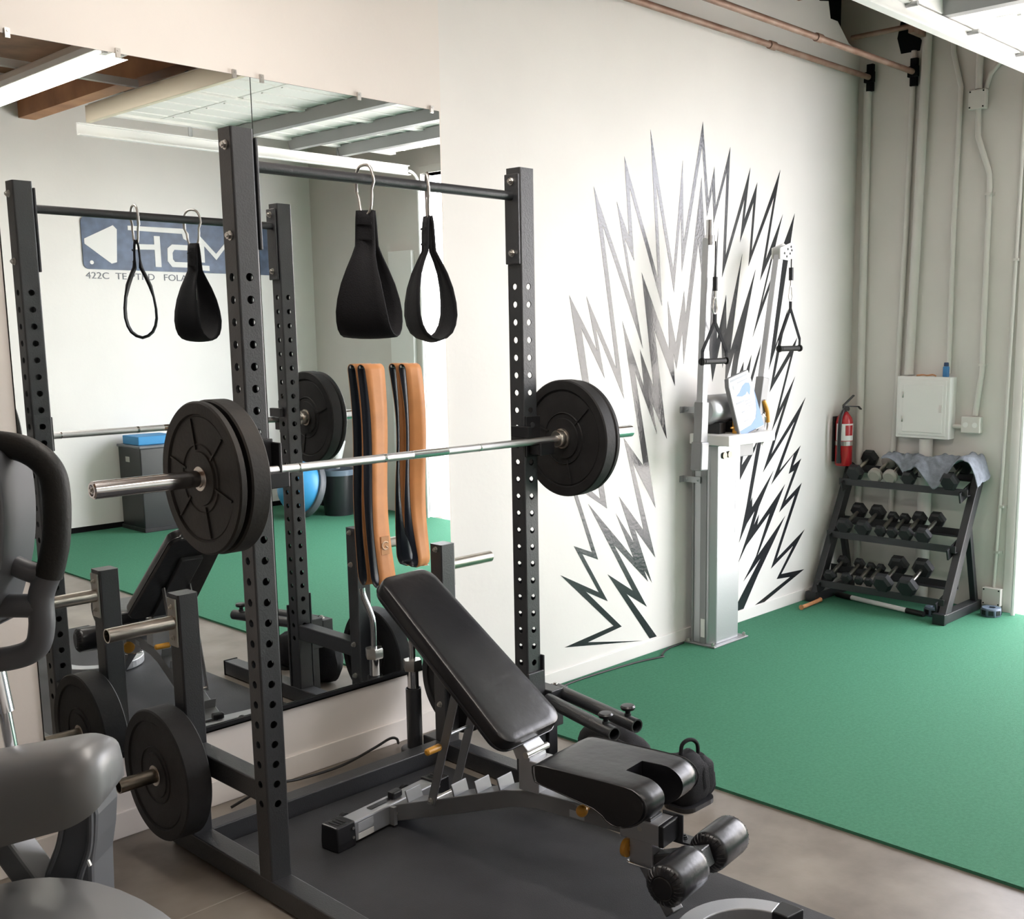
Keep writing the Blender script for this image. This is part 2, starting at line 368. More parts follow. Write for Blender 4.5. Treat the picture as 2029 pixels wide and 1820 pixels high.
MURAL = [[(3.068,0.093),(2.425,0.196),(2.818,0.232),(2.401,0.588),(2.698,0.443),(2.504,0.726),(2.647,0.671),(2.444,1.144),(2.715,0.95),(2.489,2.014),(2.696,1.734),(2.617,2.011),(2.85,1.636),(2.679,2.56),(2.985,1.978),(2.858,2.499),(2.956,2.327),(2.919,2.734),(3.201,2.117),(3.134,2.894),(3.338,2.168),(3.418,2.763),(3.43,2.325),(3.601,2.994),(3.66,2.575),(3.716,2.76),(3.731,2.54),(3.87,2.885),(3.836,2.268),(4.079,2.791),(4.024,2.486),(4.154,2.711),(4.105,2.305),(4.405,2.809),(4.26,2.26),(4.443,2.545),(4.224,1.993),(4.581,2.559),(4.387,1.734),(4.523,1.962),(4.38,1.531),(4.641,1.781),(4.444,1.33),(4.626,1.531),(4.361,1.044),(4.761,1.389),(4.461,0.931),(4.714,1.074),(4.624,0.947),(4.724,0.986),(4.541,0.724),(4.738,0.821),(4.449,0.351),(4.788,0.498),(4.508,0.237),(4.794,0.222),(4.262,0.07),(4.162,0.073),(4.617,0.199),(4.453,0.212),(4.646,0.406),(4.383,0.294),(4.656,0.749),(4.467,0.655),(4.637,0.913),(4.573,0.897),(4.632,1.023),(4.367,0.849),(4.634,1.24),(4.269,0.937),(4.502,1.356),(4.362,1.194),(4.567,1.665),(4.328,1.442),(4.429,1.785),(4.291,1.541),(4.473,2.362),(4.131,1.791),(4.331,2.306),(4.2,2.13),(4.34,2.641),(4.073,2.214),(4.117,2.592),(3.98,2.35),(4.021,2.603),(3.802,2.14),(3.837,2.744),(3.713,2.446),(3.697,2.63),(3.647,2.474),(3.596,2.858),(3.414,2.154),(3.403,2.469),(3.344,2.043),(3.186,2.613),(3.237,1.969),(2.961,2.579),(2.998,2.202),(2.921,2.318),(3.071,1.737),(2.744,2.377),(2.912,1.472),(2.689,1.845),(2.756,1.586),(2.577,1.848),(2.769,0.892),(2.516,1.041),(2.694,0.624),(2.57,0.673),(2.771,0.38),(2.595,0.465),(2.887,0.214),(2.609,0.185)],[(3.132,0.093),(2.77,0.53),(2.982,0.401),(2.617,0.937),(2.991,0.583),(2.839,0.857),(2.994,0.671),(2.868,0.945),(3.077,0.73),(2.908,1.262),(3.077,1.092),(2.899,1.886),(3.08,1.531),(3.046,1.735),(3.165,1.523),(3.061,2.143),(3.302,1.726),(3.288,1.997),(3.364,1.762),(3.437,2.055),(3.453,1.919),(3.593,2.689),(3.678,1.874),(3.759,2.42),(3.744,2.107),(3.758,1.777),(3.845,2.038),(3.852,1.836),(4.006,2.283),(3.896,1.711),(4.151,2.199),(4.065,1.919),(3.98,1.653),(3.928,1.421),(3.87,1.424),(3.937,1.703),(3.842,1.5),(3.855,1.729),(3.816,1.611),(3.802,1.785),(3.716,1.533),(3.567,2.324),(3.436,1.643),(3.423,1.826),(3.369,1.616),(3.342,1.71),(3.356,1.523),(3.173,1.835),(3.284,1.227),(3.152,1.436),(3.195,1.262),(3.003,1.616),(3.184,0.843),(2.983,1.123),(3.182,0.558),(3.0,0.75),(3.152,0.416),(3.078,0.51),(3.118,0.429),(2.822,0.687),(3.107,0.285),(2.929,0.392),(3.198,0.091)],[(4.037,1.641),(4.032,1.554),(3.978,1.556)],[(4.12,1.68),(4.088,1.528),(4.077,1.475),(4.057,1.573)],[(4.224,1.747),(4.208,1.688),(4.157,1.57),(4.106,1.463),(4.095,1.501),(4.172,1.655)],[(4.021,1.121),(4.061,1.118),(4.031,1.006),(4.174,1.118),(4.322,1.341),(4.239,1.116),(4.132,0.762),(4.151,0.792),(4.155,0.729),(4.392,0.938),(4.231,0.723),(4.174,0.608),(4.233,0.673),(4.215,0.605),(4.532,0.834),(4.221,0.403),(4.542,0.623),(4.402,0.465),(4.233,0.28),(4.069,0.078),(4.001,0.085),(4.003,0.132),(4.26,0.384),(4.07,0.264),(4.207,0.405),(4.356,0.664),(4.096,0.491),(4.008,0.393),(4.131,0.599),(4.183,0.701),(4.098,0.631),(4.015,0.522),(4.09,0.74),(4.196,1.119),(4.252,1.22),(4.172,1.088),(4.009,0.911)]]
mm = MB()
for poly in MURAL:
    tris = tessellate_polygon([[Vector((x, z, 0)) for x, z in poly]])
    v = [mm.bm.verts.new((x, -.0012, z)) for x, z in poly]; v2 = [mm.bm.verts.new((x, -.0002, z)) for x, z in poly]
    for t in tris:
        try: mm.bm.faces.new([v[i] for i in t]); mm.bm.faces.new([v2[i] for i in t][::-1])
        except ValueError: pass
    for i in range(len(poly)):
        k = (i+1) % len(poly); mm.bm.faces.new((v[i], v[k], v2[k], v2[i]))
tag(obj('wall_mural', mm, M_MURAL), 'black zigzag spikes painted on the white wall around the cable machine', 'mural')

# ------------------------------------------------------------------ power rack
def square_post(x0, y0, w, z0, z1, holes=(), r=.0125, wall=.004):
    # square steel tube with rounded corners; rows of round holes through all four sides
    mb = MB(); bm = mb.bm; c = .006; h = w/2; cx, cy = x0+h, y0+h
    a = h-c
    zs = [z0]
    for z in holes: zs += [z-r*1.3, z+r*1.3]
    zs.append(z1)
    sides = [(Vector((0,-1,0)), Vector((1,0,0))), (Vector((1,0,0)), Vector((0,1,0))), (Vector((0,1,0)), Vector((-1,0,0))), (Vector((-1,0,0)), Vector((0,-1,0)))]
    C = Vector((cx, cy, 0)); N = 16
    for nrm, tan in sides:
        P = lambda s, z, d=h: C+nrm*d+tan*s+Vector((0,0,z))
        q = r*1.3
        for i in range(0, len(zs)-1):
            za, zb = zs[i], zs[i+1]
            if i % 2 == 0:
                bm.faces.new([bm.verts.new(P(s, z)) for s, z in ((-a,za),(-q,za),(q,za),(a,za),(a,zb),(q,zb),(-q,zb),(-a,zb))])
            else:
                zc = (za+zb)/2
                bm.faces.new([bm.verts.new(P(s, z)) for s, z in ((-a,za),(-q,za),(-q,zb),(-a,zb))])
                bm.faces.new([bm.verts.new(P(s, z)) for s, z in ((q,za),(a,za),(a,zb),(q,zb))])
                ci = [bm.verts.new(P(r*math.cos(2*PI*k/N), zc+r*math.sin(2*PI*k/N))) for k in range(N)]
                cin = [bm.verts.new(P(r*math.cos(2*PI*k/N), zc+r*math.sin(2*PI*k/N), h-wall)) for k in range(N)]
                sq = []
                for k in range(N):
                    ang = 2*PI*k/N; m = max(abs(math.cos(ang)), abs(math.sin(ang)))
                    sq.append(bm.verts.new(P(q*math.cos(ang)/m, zc+q*math.sin(ang)/m)))
                for k in range(N):
                    k2 = (k+1) % N
                    bm.faces.new((sq[k], sq[k2], ci[k2], ci[k])); bm.faces.new((ci[k], ci[k2], cin[k2], cin[k]))
        # rounded corner strip on the +tan edge
        nn = tan
        pts = [C+nrm*(a+c*math.cos(t))+nn*(a+c*math.sin(t)) for t in (0, PI/6, PI/3, PI/2)]
        for k in range(3):
            f = bm.faces.new([bm.verts.new(pts[k]+Vector((0,0,z0))), bm.verts.new(pts[k+1]+Vector((0,0,z0))), bm.verts.new(pts[k+1]+Vector((0,0,z1))), bm.verts.new(pts[k]+Vector((0,0,z1)))]); f.smooth = True
    oct_ = [C+s[0]*h+s[1]*t for s in sides for t in (-a, a)]
    bm.faces.new([bm.verts.new(p+Vector((0,0,z1))) for p in oct_]); bm.faces.new([bm.verts.new(p+Vector((0,0,z0))) for p in oct_][::-1])
    return mb
XL, XR, W = .1425, 1.315, .075
YF, YP = -.860, -.352
HOLES = [.336+.0667*i for i in range(26)]
rack = thing('power_rack', 'black steel squat rack with perforated uprights in front of the mirrors', 'rack', (.766, -.6, 0))
for x in (XL, XR):
    up = obj('upright', square_post(x, YF, W, .08, 2.435, HOLES), M_BLACK, rack)
    obj('base_rail', MB().box((x, -1.52, .004), (x+W, -.19, .08)), M_BLACK, rack, bevel=.005)
    obj('end_cap', MB().box((x-.003, -1.526, .0), (x+W+.003, -1.519, .083)), M_BLACKG, rack, bevel=.002)
    post = obj('storage_post', square_post(x, YP, W, .08, .951), M_BLACK, rack)
    obj('side_brace', MB().box((x+.004, YF+W, .335), (x+W-.004, YP, .408)), M_BLACK, rack, bevel=.005)
obj('rear_crossmember', MB().box((XL+W, YP, .004), (XR, YP+W, .08)), M_BLACK, rack, bevel=.005)
bar = obj('pull_up_bar', MB().cyl((XL+W+.01, -.8225, 2.333), (XR-.01, -.8225, 2.333), .0172, 24), M_BLACK, rack)
for xa, xb in ((XL+W+.004, XL+W+.013), (XR-.013, XR-.004)):
    obj('mounting_plate', MB().box((xa, -.862, 2.085), (xb, -.79, 2.412)), M_BLACK, bar, bevel=.003)
for z in (2.385, 2.125):
    obj('bolt', MB().bolt((XL, -.828, z), (-1,0,0), .0115), M_ZINC, rack)
    obj('bolt', MB().bolt((XR-.013, -.828, z), (-1,0,0), .0115), M_ZINC, rack)
for z in (.93, .78, .40, .25):
    obj('bolt', MB().bolt((XR, -.318, z), (-1,0,0), .010), M_ZINC, rack)
# gussets where the right upright meets its rail
obj('gusset', MB().box((XR-.006, YF-.012, .08), (XR+W+.010, YF-.001, .50)).box((XR+W+.001, YF-.012, .08), (XR+W+.010, YF+W, .56)), M_BLACK, rack, bevel=.003)
for s, x in ((-1, XL), (1, XR+W)):
    for z in (.852, .327):
        e = x+s*.235
        m = MB().pipe((x+s*.006, -.3145, z), (e, -.3145, z), .0245, .0205, .19)
        pg = obj('plate_peg', m, M_STEEL if z > .5 else M_DARKSTEEL, rack)
        obj('flange', MB().box((min(x+s*.0005, x+s*.007), -.343, z-.085), (max(x+s*.0005, x+s*.007), -.286, z+.085)).bolt((x+s*.007, -.3145, z+.055), (s,0,0), .007, .004).bolt((x+s*.007, -.3145, z-.055), (s,0,0), .007, .004), M_STEEL if z > .5 else M_DARKSTEEL, pg, bevel=.001)
BY, BZ = -.896, 1.421
def jcup(x0, s):
    # s: +1 the cup's side plate sits on the right side of its post
    xi = x0+W if s > 0 else x0
    m = MB()
    if s > 0: m.box((xi, YF-.052, BZ-.055), (xi+.010, YF+.06, BZ+.085))
    else: m.box((xi-.022, YF-.045, BZ+.016), (xi, YF+.05, BZ+.058))
    m.box((x0+.004, YF-.008, BZ-.062), (x0+W+.008, YF-.001, BZ+.095))
    m.box((x0+.02, YF-.062, BZ-.052), (x0+W+.022, YF-.008, BZ-.0155))
    m.box((x0+.02, YF-.070, BZ-.052), (x0+W+.022, YF-.060, BZ-.004))
    c = obj('j_cup', m, M_BLACKG, rack, bevel=.003)
    obj('liner', MB().box((x0+.022, YF-.058, BZ-.0155), (x0+W+.020, YF-.009, BZ-.0143)), M_RUB, c)
    obj('locking_pin', MB().cyl((x0+W/2, YF-.012, BZ+.06), (x0+W/2, YF-.008, BZ+.06), .011, 16), M_BLACK, c)
jcup(XL, 1); jcup(XR, -1)

# ------------------------------------------------------------------ barbell and plates
bb = thing('barbell', 'chrome barbell racked on the squat rack loaded with black plates', 'barbell', (.77, BY, BZ))
obj('shaft', MB().cyl((.06, BY, BZ), (1.49, BY, BZ), .0142, 24), M_KNURL, bb)
for a, c in ((.29, .295), (.62, .63), (.745, .90), (1.05, 1.055)):
    obj('smooth_ring', MB().cyl((a, BY, BZ), (c, BY, BZ), .0147, 24), M_CHROME, bb)
for x0, x1, s in ((.06, -.355, -1), (1.49, 1.905, 1)):
    sl = obj('sleeve', MB().lathe([(x0, 0), (x0, .0248), (x1-s*.004, .0248), (x1, .021), (x1, .016), (x1-s*.006, .014), (x1-s*.006, 0)], (0, BY, BZ), 'x', 32, False), M_CHROME, bb)
    obj('inner_collar', MB().lathe([(x0-s*.036, 0), (x0-s*.036, .030), (x0-s*.030, .034), (x0-s*.006, .034), (x0-s*.004, .040), (x0+s*.001, .040), (x0+s*.001, 0)], (0, BY, BZ), 'x', 32, False), M_STEEL, bb)
    obj('end_bolt', MB().bolt((x1-s*.006, BY, BZ), (s,0,0), .008, .003), M_ZINC, sl)
def plate_mb(x0, x1, y, z, R, ribs=0):
    w = x1-x0
    def half(s, x):
        return [(x, .0255), (x, .078), (x+s*.005, .080), (x+s*.005, .098), (x+s*.0015, .100), (x+s*.0055, .103), (x+s*.0055, R*.80), (x+s*.0075, R*.81), (x+s*.0075, R*.825), (x, R*.84), (x, R-.005), (x+s*.005, R)]
    pr = half(1, x0)+half(-1, x1)[::-1]
    m = MB().lathe(pr, (0, y, z), 'x', 72)
    m.lathe([(x0-.0005, .0255), (x0-.0005, .026), (x1+.0005, .026), (x1+.0005, .0255)], (0, y, z), 'x', 32)
    for k in range(ribs):
        a = 2*PI*k/ribs+.3
        d = Vector((0, math.cos(a), math.sin(a)))
        m.beam(Vector((x0+.0025, y, z))+d*.085, Vector((x0+.0025, y, z))+d*R*.79, .006, .004, up=(1,0,0))
    return m
def plate(label, x0, x1, y, z, R, m, ribs=0, group=None, ring=True):
    t = thing('bumper_plate', label, 'weight plate', ((x0+x1)/2, y, z), group=group)
    obj('disc', plate_mb(x0, x1, y, z, R, ribs), m, t)
    if ring: obj('hub_ring', MB().lathe([(x0-.002, .0255), (x0-.002, .036), (x0+.004, .038), (x1-.004, .038), (x1+.002, .036), (x1+.002, .0255)], (0, y, z), 'x', 32), M_STEEL, t)
    return t
plate('thin worn black bumper plate, outermost on the left end of the barbell', -.040, -.016, BY, BZ-.0007, .225, M_RUBW, 6)
plate('thick worn black bumper plate between the thin plate and the left upright', -.004, .022+.036, BY, BZ-.0007, .228, M_RUBW, 0)
plate('thick black bumper plate nearest the right upright on the barbell', 1.492, 1.550, BY, BZ-.0007, .229, M_RUB, 3)
plate('thin black bumper plate, outermost on the right end of the barbell', 1.557, 1.580, BY, BZ-.0007, .225, M_RUB, 0)
plate('large black bumper plate on the low left storage peg near the floor', .035, .125, -.3145, .3265, .232, M_RUB, 0)
plate('black bumper plate on the low right storage peg, mostly behind the bench', 1.402, 1.47, -.3145, .3265, .226, M_RUB, 0)

# ------------------------------------------------------------------ ab straps
def sling(name, top, d, wv, H, mid, label, cw):
    # hanging ab strap: a wide fabric sling on a carabiner; d = loop opening direction, wv = band width direction
    x, y, z = top
    t = thing('ab_strap', label, 'ab strap', (x, y, z-.04), group='ab straps on the pull up bar')
    d = Vector(d).normalized(); wv = Vector(wv).normalized()
    T = Vector(top)-Vector((0,0,.145))
    N = 15; side = []
    prof = [(0, .004), (.06, .008), (.13, .010), (.20, .011), (.28, .013), (.36, .028), (.46, .044), (.58, .056), (.70, .062), (.80, .062), (.88, .055), (.94, .043), (.98, .024), (1.0, 0)]
    wd = [(0, .028), (.30, .031), (.40, .040), (.52, .056), (.65, .070), (.82, .081), (1.0, .086)]
    def width(s):
        for (a, b), (c, e) in zip(wd, wd[1:]):
            if a <= s <= c: return b+(e-b)*(s-a)/(c-a)
        return .084
    path = [(s, -o) for s, o in prof]+[(s, o) for s, o in prof[-2::-1]]
    mb = MB(); rows = []
    for i, (s, o) in enumerate(path):
        w_ = width(s); row = []
        for k in range(7):
            u = -1+2*k/6
            fold = .006*math.sin(u*PI)*(1 if .25 < s < .55 else .2)
            p = T+d*(o*mid+fold)+wv*(u*w_*cw)-Vector((0,0,1))*(s*H*(1-.015*(abs(u)**2)))
            row.append(mb.bm.verts.new(p))
        rows.append(row)
    for a, b in zip(rows, rows[1:]):
        for k in range(6):
            f = mb.bm.faces.new((a[k], a[k+1], b[k+1], b[k])); f.smooth = True
    obj('sling', mb, M_FABRIC, t, sol=.006)
    for zz in (.10, .22):
        p = T-d*.017*mid-Vector((0,0,zz*H)); obj('stitching', MB().beam(p-wv*.024*cw, p+wv*.024*cw, .003, .006), M_FABRIC, t)
    return t, T, d
def carabiner(t, top, side, h, w_):
    side = Vector(side).normalized(); c = Vector(top)-Vector((0,0,h/2))
    pts = []
    for k in range(28):
        a = 2*PI*k/28
        f = 1.0 if math.sin(a) > 0 else .72
        pts.append(c+side*(w_/2*f*math.copysign(abs(math.cos(a))**.7, math.cos(a)))+Vector((0,0,1))*(h/2*math.copysign(abs(math.sin(a))**.8, math.sin(a))))
    ca = obj('carabiner', MB().tube(pts, .0050, 10, closed=True), M_ZINC, t)
    obj('gate_sleeve', MB().cyl(c-side*(w_/2*.93)-Vector((0,0,.005)), c-side*(w_/2*.96)+Vector((0,0,.03)), .0065, 10), M_ZINC, ca)
zt = 2.378
t1, T1, d1 = sling('ab_strap', (.642, -.8225, zt), (.86, .46, 0), (.46, -.86, 0), .415, 1.0, 'black ab strap hanging face on, left of the two on the bar', 1.13)
carabiner(t1, (.642, -.8225, zt), (.10, -1, 0), .157, .088)
t2, T2, d2_ = sling('ab_strap', (.905, -.8225, zt), (.954, -.30, 0), (.30, .954, 0), .43, 1.1, 'black ab strap hanging edge on with open loop, right one on the bar', .9)
carabiner(t2, (.905, -.8225, zt), (.55, .83, 0), .157, .082)

# ------------------------------------------------------------------ resistance bands on wall hooks
def band(x, w_, zt, zb, yaw, tw, label, lab):
    yc = -.046; g0 = .028
    t = thing('resistance_band', label, 'resistance band', (x, yc, zb), group='looped resistance bands by the mirror')
    path = []
    n = 22
    rt = .026
    for k in range(n+1): path.append((zb+.05+(zt-rt-zb-.05)*k/n, -1))
    for k in range(1, 8): path.append((zt-rt+rt*math.sin(PI*k/8), -math.cos(PI*k/8)))
    for k in range(n+1): path.append((zt-rt-(zt-rt-zb-.05)*k/n, 1))
    for k in range(1, 8): path.append((zb+.05-.05*math.sin(PI*k/8), math.cos(PI*k/8)))
    def ring(r0):
        mb = MB(); rows = []
        for i, (z, s) in enumerate(path):
            f = max(0, min(1, (zt-z)/(zt-zb)))
            ya = yaw*f**2+tw*math.sin(f*PI*1.3)*(1 if s < 0 else -1.0)
            bulge = 1+.25*math.sin(PI*f)*0+(.35*max(0, f-.75)/.25 if f > .75 else 0)
            oy = s*(g0-r0)*bulge; ox = .010*math.sin(2.2*f*PI)+.02*f
            off = Vector((ox, oy, 0))
            wx = Vector((math.cos(ya), math.sin(ya), 0))
            r = .012*f
            row = [mb.bm.verts.new(Vector((x, yc, z))+Vector((off.x, off.y, 0))+wx*(w_*u*(1-.12*math.sin(PI*f)))) for u in (-.5, -.17, .17, .5)]
            rows.append(row)
        m = len(rows)
        for i in range(m):
            a, b = rows[i], rows[(i+1) % m]
            for k in range(3):
                fc = mb.bm.faces.new((a[k], a[k+1], b[k+1], b[k])); fc.smooth = True
        return mb
    obj('outer_layer', ring(0), M_ORANGE, t, sol=.003, label='orange outer layer of the band')
    obj('inner_layer', ring(.0032), M_NAVY, t, sol=.003, label='dark inner layer of the band')
    if lab:
        obj('logo_patch', MB().prism([(x+dx*.03+.016, .93+dz_*.04) for dx, dz_ in ((-.7,-1),(.7,-1),(.7,1),(-.7,1))], yc-g0-.0055-.004, yc-g0-.0025-.004, 'xz'), mat('pale_orange_print', (.60, .31, .14), .5), t)
        obj('logo', MB().tube([(x+.016+.017*math.cos(k_), yc-g0-.0098, .93+.017*math.sin(k_)) for k_ in [.7+4.9*q/14 for q in range(15)]]+[(x+.018, yc-g0-.0098, .928)], .0032, 6), mat('cream_print', (.80, .60, .42), .5), t)
    h = thing('band_hook', 'chrome wall hook carrying the '+('left' if lab else 'right')+' looped resistance band', 'hook', (x, -.014, zt-.02), group='chrome band hooks on the mirror')
    e = x+w_/2+.012
    obj('peg', MB().tube(bez([(e, -.014, zt-.012), (e, -.036, zt-.012), (e-.008, -.046, zt-.012), (e-.02, -.046, zt-.012), (x-w_/2-.004, -.046, zt-.012)], 5), .006, 10), M_CHROME, h)
    obj('foot_plate', MB().cyl((e, -.0126, zt-.012), (e, -.018, zt-.012), .014, 16), M_CHROME, h)
band(1.214, .100, 1.705, .745, .25, .10, 'wide orange and black resistance band, left of the two hanging before the mirror', True)
band(1.420, .082, 1.702, .80, -.1, -.45, 'narrower twisted orange and black resistance band nearer the mirror edge', False)
# ------------------------------------------------------------------ adjustable bench (front is local -y)
bench = thing('adjustable_bench', 'adjustable incline bench with black vinyl pads and silver frame in the rack', 'bench', (.79, -.66, .012), math.radians(7), local=True)
def rounded_pad(name, w0, w1, L, th, M, parent, rc=.055):
    # tapered rounded pad: outline in local x/y, domed top with a stuffed edge; M places it
    out = []
    hw0, hw1 = w0/2, w1/2
    base = [(hw1-rc, 0, 270, hw1-rc, rc), (hw0-rc, 0, 0, hw0-rc, L-rc), (-(hw0-rc), 0, 90, -(hw0-rc), L-rc), (-(hw1-rc), 0, 180, -(hw1-rc), rc)]
    for _, _, a0, cx, cy in base:
        for k in range(8):
            a = math.radians(a0+90*k/7); out.append(Vector((cx+rc*math.cos(a), cy+rc*math.sin(a), 0)))
    n = len(out); mb = MB(); rings = []
    cen = Vector((0, L/2, 0))
    lv = [(.965, -th), (.99, -th*.93), (1.0, -th*.72), (1.0, -th*.30), (.985, -th*.12), (.945, -.012*0-.003), (.80, .0), (.45, .002)]
    for sc, z in lv:
        ring = []
        for p in out:
            q = p-cen; ins = (1-sc)
            m = Vector((q.x*(1-ins*1.0), q.y-(math.copysign(1, q.y)*ins*w1*.5 if abs(q.y) > L*.2 else q.y*ins*.8), 0))
            ring.append(mb.bm.verts.new(M @ (m+cen+Vector((0,0,z)))))
        rings.append(ring)
    for A, B in zip(rings, rings[1:]):
        for k in range(n):
            f = mb.bm.faces.new((A[k], A[(k+1) % n], B[(k+1) % n], B[k])); f.smooth = True
    f = mb.bm.faces.new(rings[-1]); f.smooth = True
    mb.bm.faces.new(rings[0][::-1])
    o = obj(name, mb, M_VINYL, parent)
    seam = [M @ (p*1.0+Vector((0,0,-th*.74))) for p in out]
    cs = [M @ ((p-cen)*1.004+cen+Vector((0,0,-th*.74))) for p in out]
    obj('piping', MB().tube(cs, .0028, 6, closed=True), M_BLACKG, o)
    return o
# backrest: bottom edge centre (0,-.695,.507) running back and up to (0,-.10,.975)
p0 = Vector((0, -.697, .497)); p1 = Vector((0, -.095, .972)); ay = (p1-p0).normalized(); ax = Vector((1,0,0)); az = ax.cross(ay)
MBk = Matrix((ax, ay, az)).transposed().to_4x4(); MBk.translation = p0
rounded_pad('backrest', .262, .318, (p1-p0).length, .066, MBk, bench)
obj('backrest_plate', MB().box((-.05, .02, -.085), (.05, .60, -.064), MBk), M_BLACK, bench, bevel=.003)
# seat: waterfall profile with a notch at the front
prof = [(-.795, .448), (-.80, .405), (-.835, .390), (-1.035, .362), (-1.085, .332), (-1.125, .322), (-1.175, .336), (-1.215, .365), (-1.232, .400), (-1.225, .432), (-1.195, .455), (-1.15, .463), (-1.0, .461), (-.83, .457)]
def lobes():
    mb = MB()
    xs = [-.157, -.155, -.142, -.11, -.055, -.047, -.0465, .0465, .047, .055, .11, .142, .155, .157]
    P = [Vector((0, a, b)) for a, b in prof]; cen = Vector((0, -1.0, .41))
    pts2 = bez([*P, P[0]], 3)[:-1]
    notch_y = -1.085
    def ringat(x, cut):
        e = max(0, (abs(x)-.13)/.027); sc = 1-.06*e*e
        if cut: pass
        r = []
        for p in pts2:
            q = cen+(p-cen)*sc
            # narrower near the back corners
            y = q.y
            xx = x*(1-.05*max(0, (y+.9))/.1*0)
            r.append((xx, y, q.z))
        return r
    # two lobes + rear body joined by stacking slices; inside the notch the profile is clipped at notch_y with a round wall
    rings = []
    for x in xs:
        inn = abs(x) <= .047
        yr = notch_y
        rr = []
        for (a, y, z) in ringat(x, inn):
            if inn and y < yr: y = yr+.0
            rr.append(mb.bm.verts.new((a, y, z)))
        rings.append(rr)
    n = len(pts2)
    for A, B in zip(rings, rings[1:]):
        for k in range(n):
            try:
                f = mb.bm.faces.new((A[k], A[(k+1) % n], B[(k+1) % n], B[k])); f.smooth = True
            except ValueError: pass
    mb.bm.faces.new(rings[0]); mb.bm.faces.new(rings[-1][::-1])
    return mb
seat = obj('seat', lobes(), M_VINYL, bench)
for sx in (-.1555, .1555):
    obj('piping', MB().tube(bez([(sx, a*.99-.01, .41+(b-.41)*.95) for a, b in prof]+[(sx, prof[0][0]*.99-.01, .41+(prof[0][1]-.41)*.95)], 2), .0025, 6), M_BLACKG, seat)
obj('seat_plate', MB().box((-.06, -1.06, .338), (.06, -.80, .40)), M_BLACK, bench)
obj('seat_post', MB().box((-.032, -1.165, .305), (.032, -1.10, .36)).box((-.036, -1.169, .303), (.036, -1.096, .316)), M_BLACK, bench, bevel=.003)
# frame
foot = obj('rear_foot', MB().box((-.235, -.036, .008), (.19, .036, .086)), M_SILVER, bench, bevel=.006)
for x0, x1 in ((-.32, -.232), (.187, .265)):
    cap = obj('foot_cap', MB().prism([(-.044, .0), (.044, .0), (.046, .03), (.041, .094), (-.041, .094), (-.046, .03)], x0, x1, 'yz'), M_BLACKG, bench, bevel=.006)
    sgn = -1 if x0 < 0 else 1
    for k in range(3): obj('grip_slot', MB().box((x0+.02+.016*k, -.025, .0935), (x0+.028+.016*k, .022, .0955)), M_RUB, cap)
    for z in (.035, .07): obj('screw', MB().cyl(((x1-.014) if x0 < 0 else (x0+.014), -.045, z), ((x1-.014) if x0 < 0 else (x0+.014), -.0475, z), .0055, 12), M_ZINC, cap)
obj('spec_label', MB().box((-.215, -.0372, .012), (-.14, -.036, .034)), M_PAPER, foot)
obj('dark_label', MB().box((-.215, -.0372, .040), (-.14, -.036, .074)), M_GREYP, foot)
obj('warning_label', MB().box((-.05, .036, .02), (.02, .0372, .07)), M_YEL, foot)
obj('handle_slot', MB().box((-.125, -.012, .0855), (.0, .014, .0895)), M_BLACKG, bench, bevel=.003)
obj('slide_latch', MB().box((-.02, -.020, .087), (.03, .014, .114)), M_BLACKG, bench, bevel=.006)
for x in (-.21, .10): obj('wheel', MB().cyl((x, .036, .07), (x, .052, .07), .022, 16), M_RUB, bench)
spine = MB().prism([(-.034, .014), (-.35, .124), (-.62, .222), (-.72, .240), (-1.08, .246), (-1.2, .246), (-1.2, .302), (-.70, .300), (-.58, .272), (-.35, .190), (-.034, .080)], -.042, .042, 'yz')
obj('spine', spine, M_SILVER2, bench, bevel=.003)
obj('pivot_bolt', MB().bolt((-.0425, -.052, .055), (-1,0,0), .009, .005), M_ZINC, bench)
obj('foot_bracket', MB().box((-.060, -.062, .010), (-.043, -.0365, .082)), M_SILVER2, bench, bevel=.002)
for y, z in ((-.115, .108), (-.345, .187), (-.455, .226), (-.56, .262)):
    obj('ladder_stop', MB().box((-.040, -.003, -.02), (.040, .003, .045), Matrix.Translation((0, y, z)) @ Matrix.Rotation(math.radians(-18), 4, 'X')), M_SILVER2, bench, bevel=.003)
for x, y0, z0, y1, z1 in ((-.062, -.255, .145, -.405, .640), (.062, -.255, .145, -.405, .640)):
    st = obj('support_strut', MB().beam((x, y0, z0), (x, y1, z1), .006, .036, up=(0,-1,.3)), M_SILVER2, bench, bevel=.002)
obj('strut_rod', MB().cyl((-.063, -.258, .160), (.063, -.258, .160), .008, 12).bolt((-.066, -.258, .16), (-1,0,0), .010, .006), M_ZINC, bench)
obj('strut_crossbar', MB().cyl((-.062, -.335, .42), (.062, -.335, .42), .006, 10), M_SILVER, bench)
obj('adjust_handle', MB().lathe([(-.148, 0), (-.148, .008), (-.144, .0125), (-.085, .0135), (-.078, .010), (-.078, 0)], (0, -.322, .383), 'x', 20, False), M_YEL, bench, label='amber adjustment handle')
obj('hinge_bracket', MB().box((-.046, -.735, .295), (.046, -.650, .405)).prism([(-.70, .40), (-.64, .40), (-.60, .48), (-.575, .525), (-.62, .50), (-.69, .44)], -.046, .046, 'yz'), M_SILVER, bench, bevel=.003)
obj('hinge_pin', MB().cyl((-.056, -.69, .425), (.062, -.69, .425), .012, 14), M_ZINC, bench)
obj('beam_sleeve', MB().box((-.046, -1.205, .240), (.046, -1.06, .308)), M_SILVER, bench, bevel=.003)
obj('beam_cap', MB().box((-.048, -1.222, .238), (.048, -1.204, .310)), M_BLACKG, bench, bevel=.004)
for y in (-1.02, -1.05, -1.135): obj('adjustment_hole', MB().cyl((-.0465, y, .282), (-.0475, y, .282), .008, 14), M_ZINC, bench)
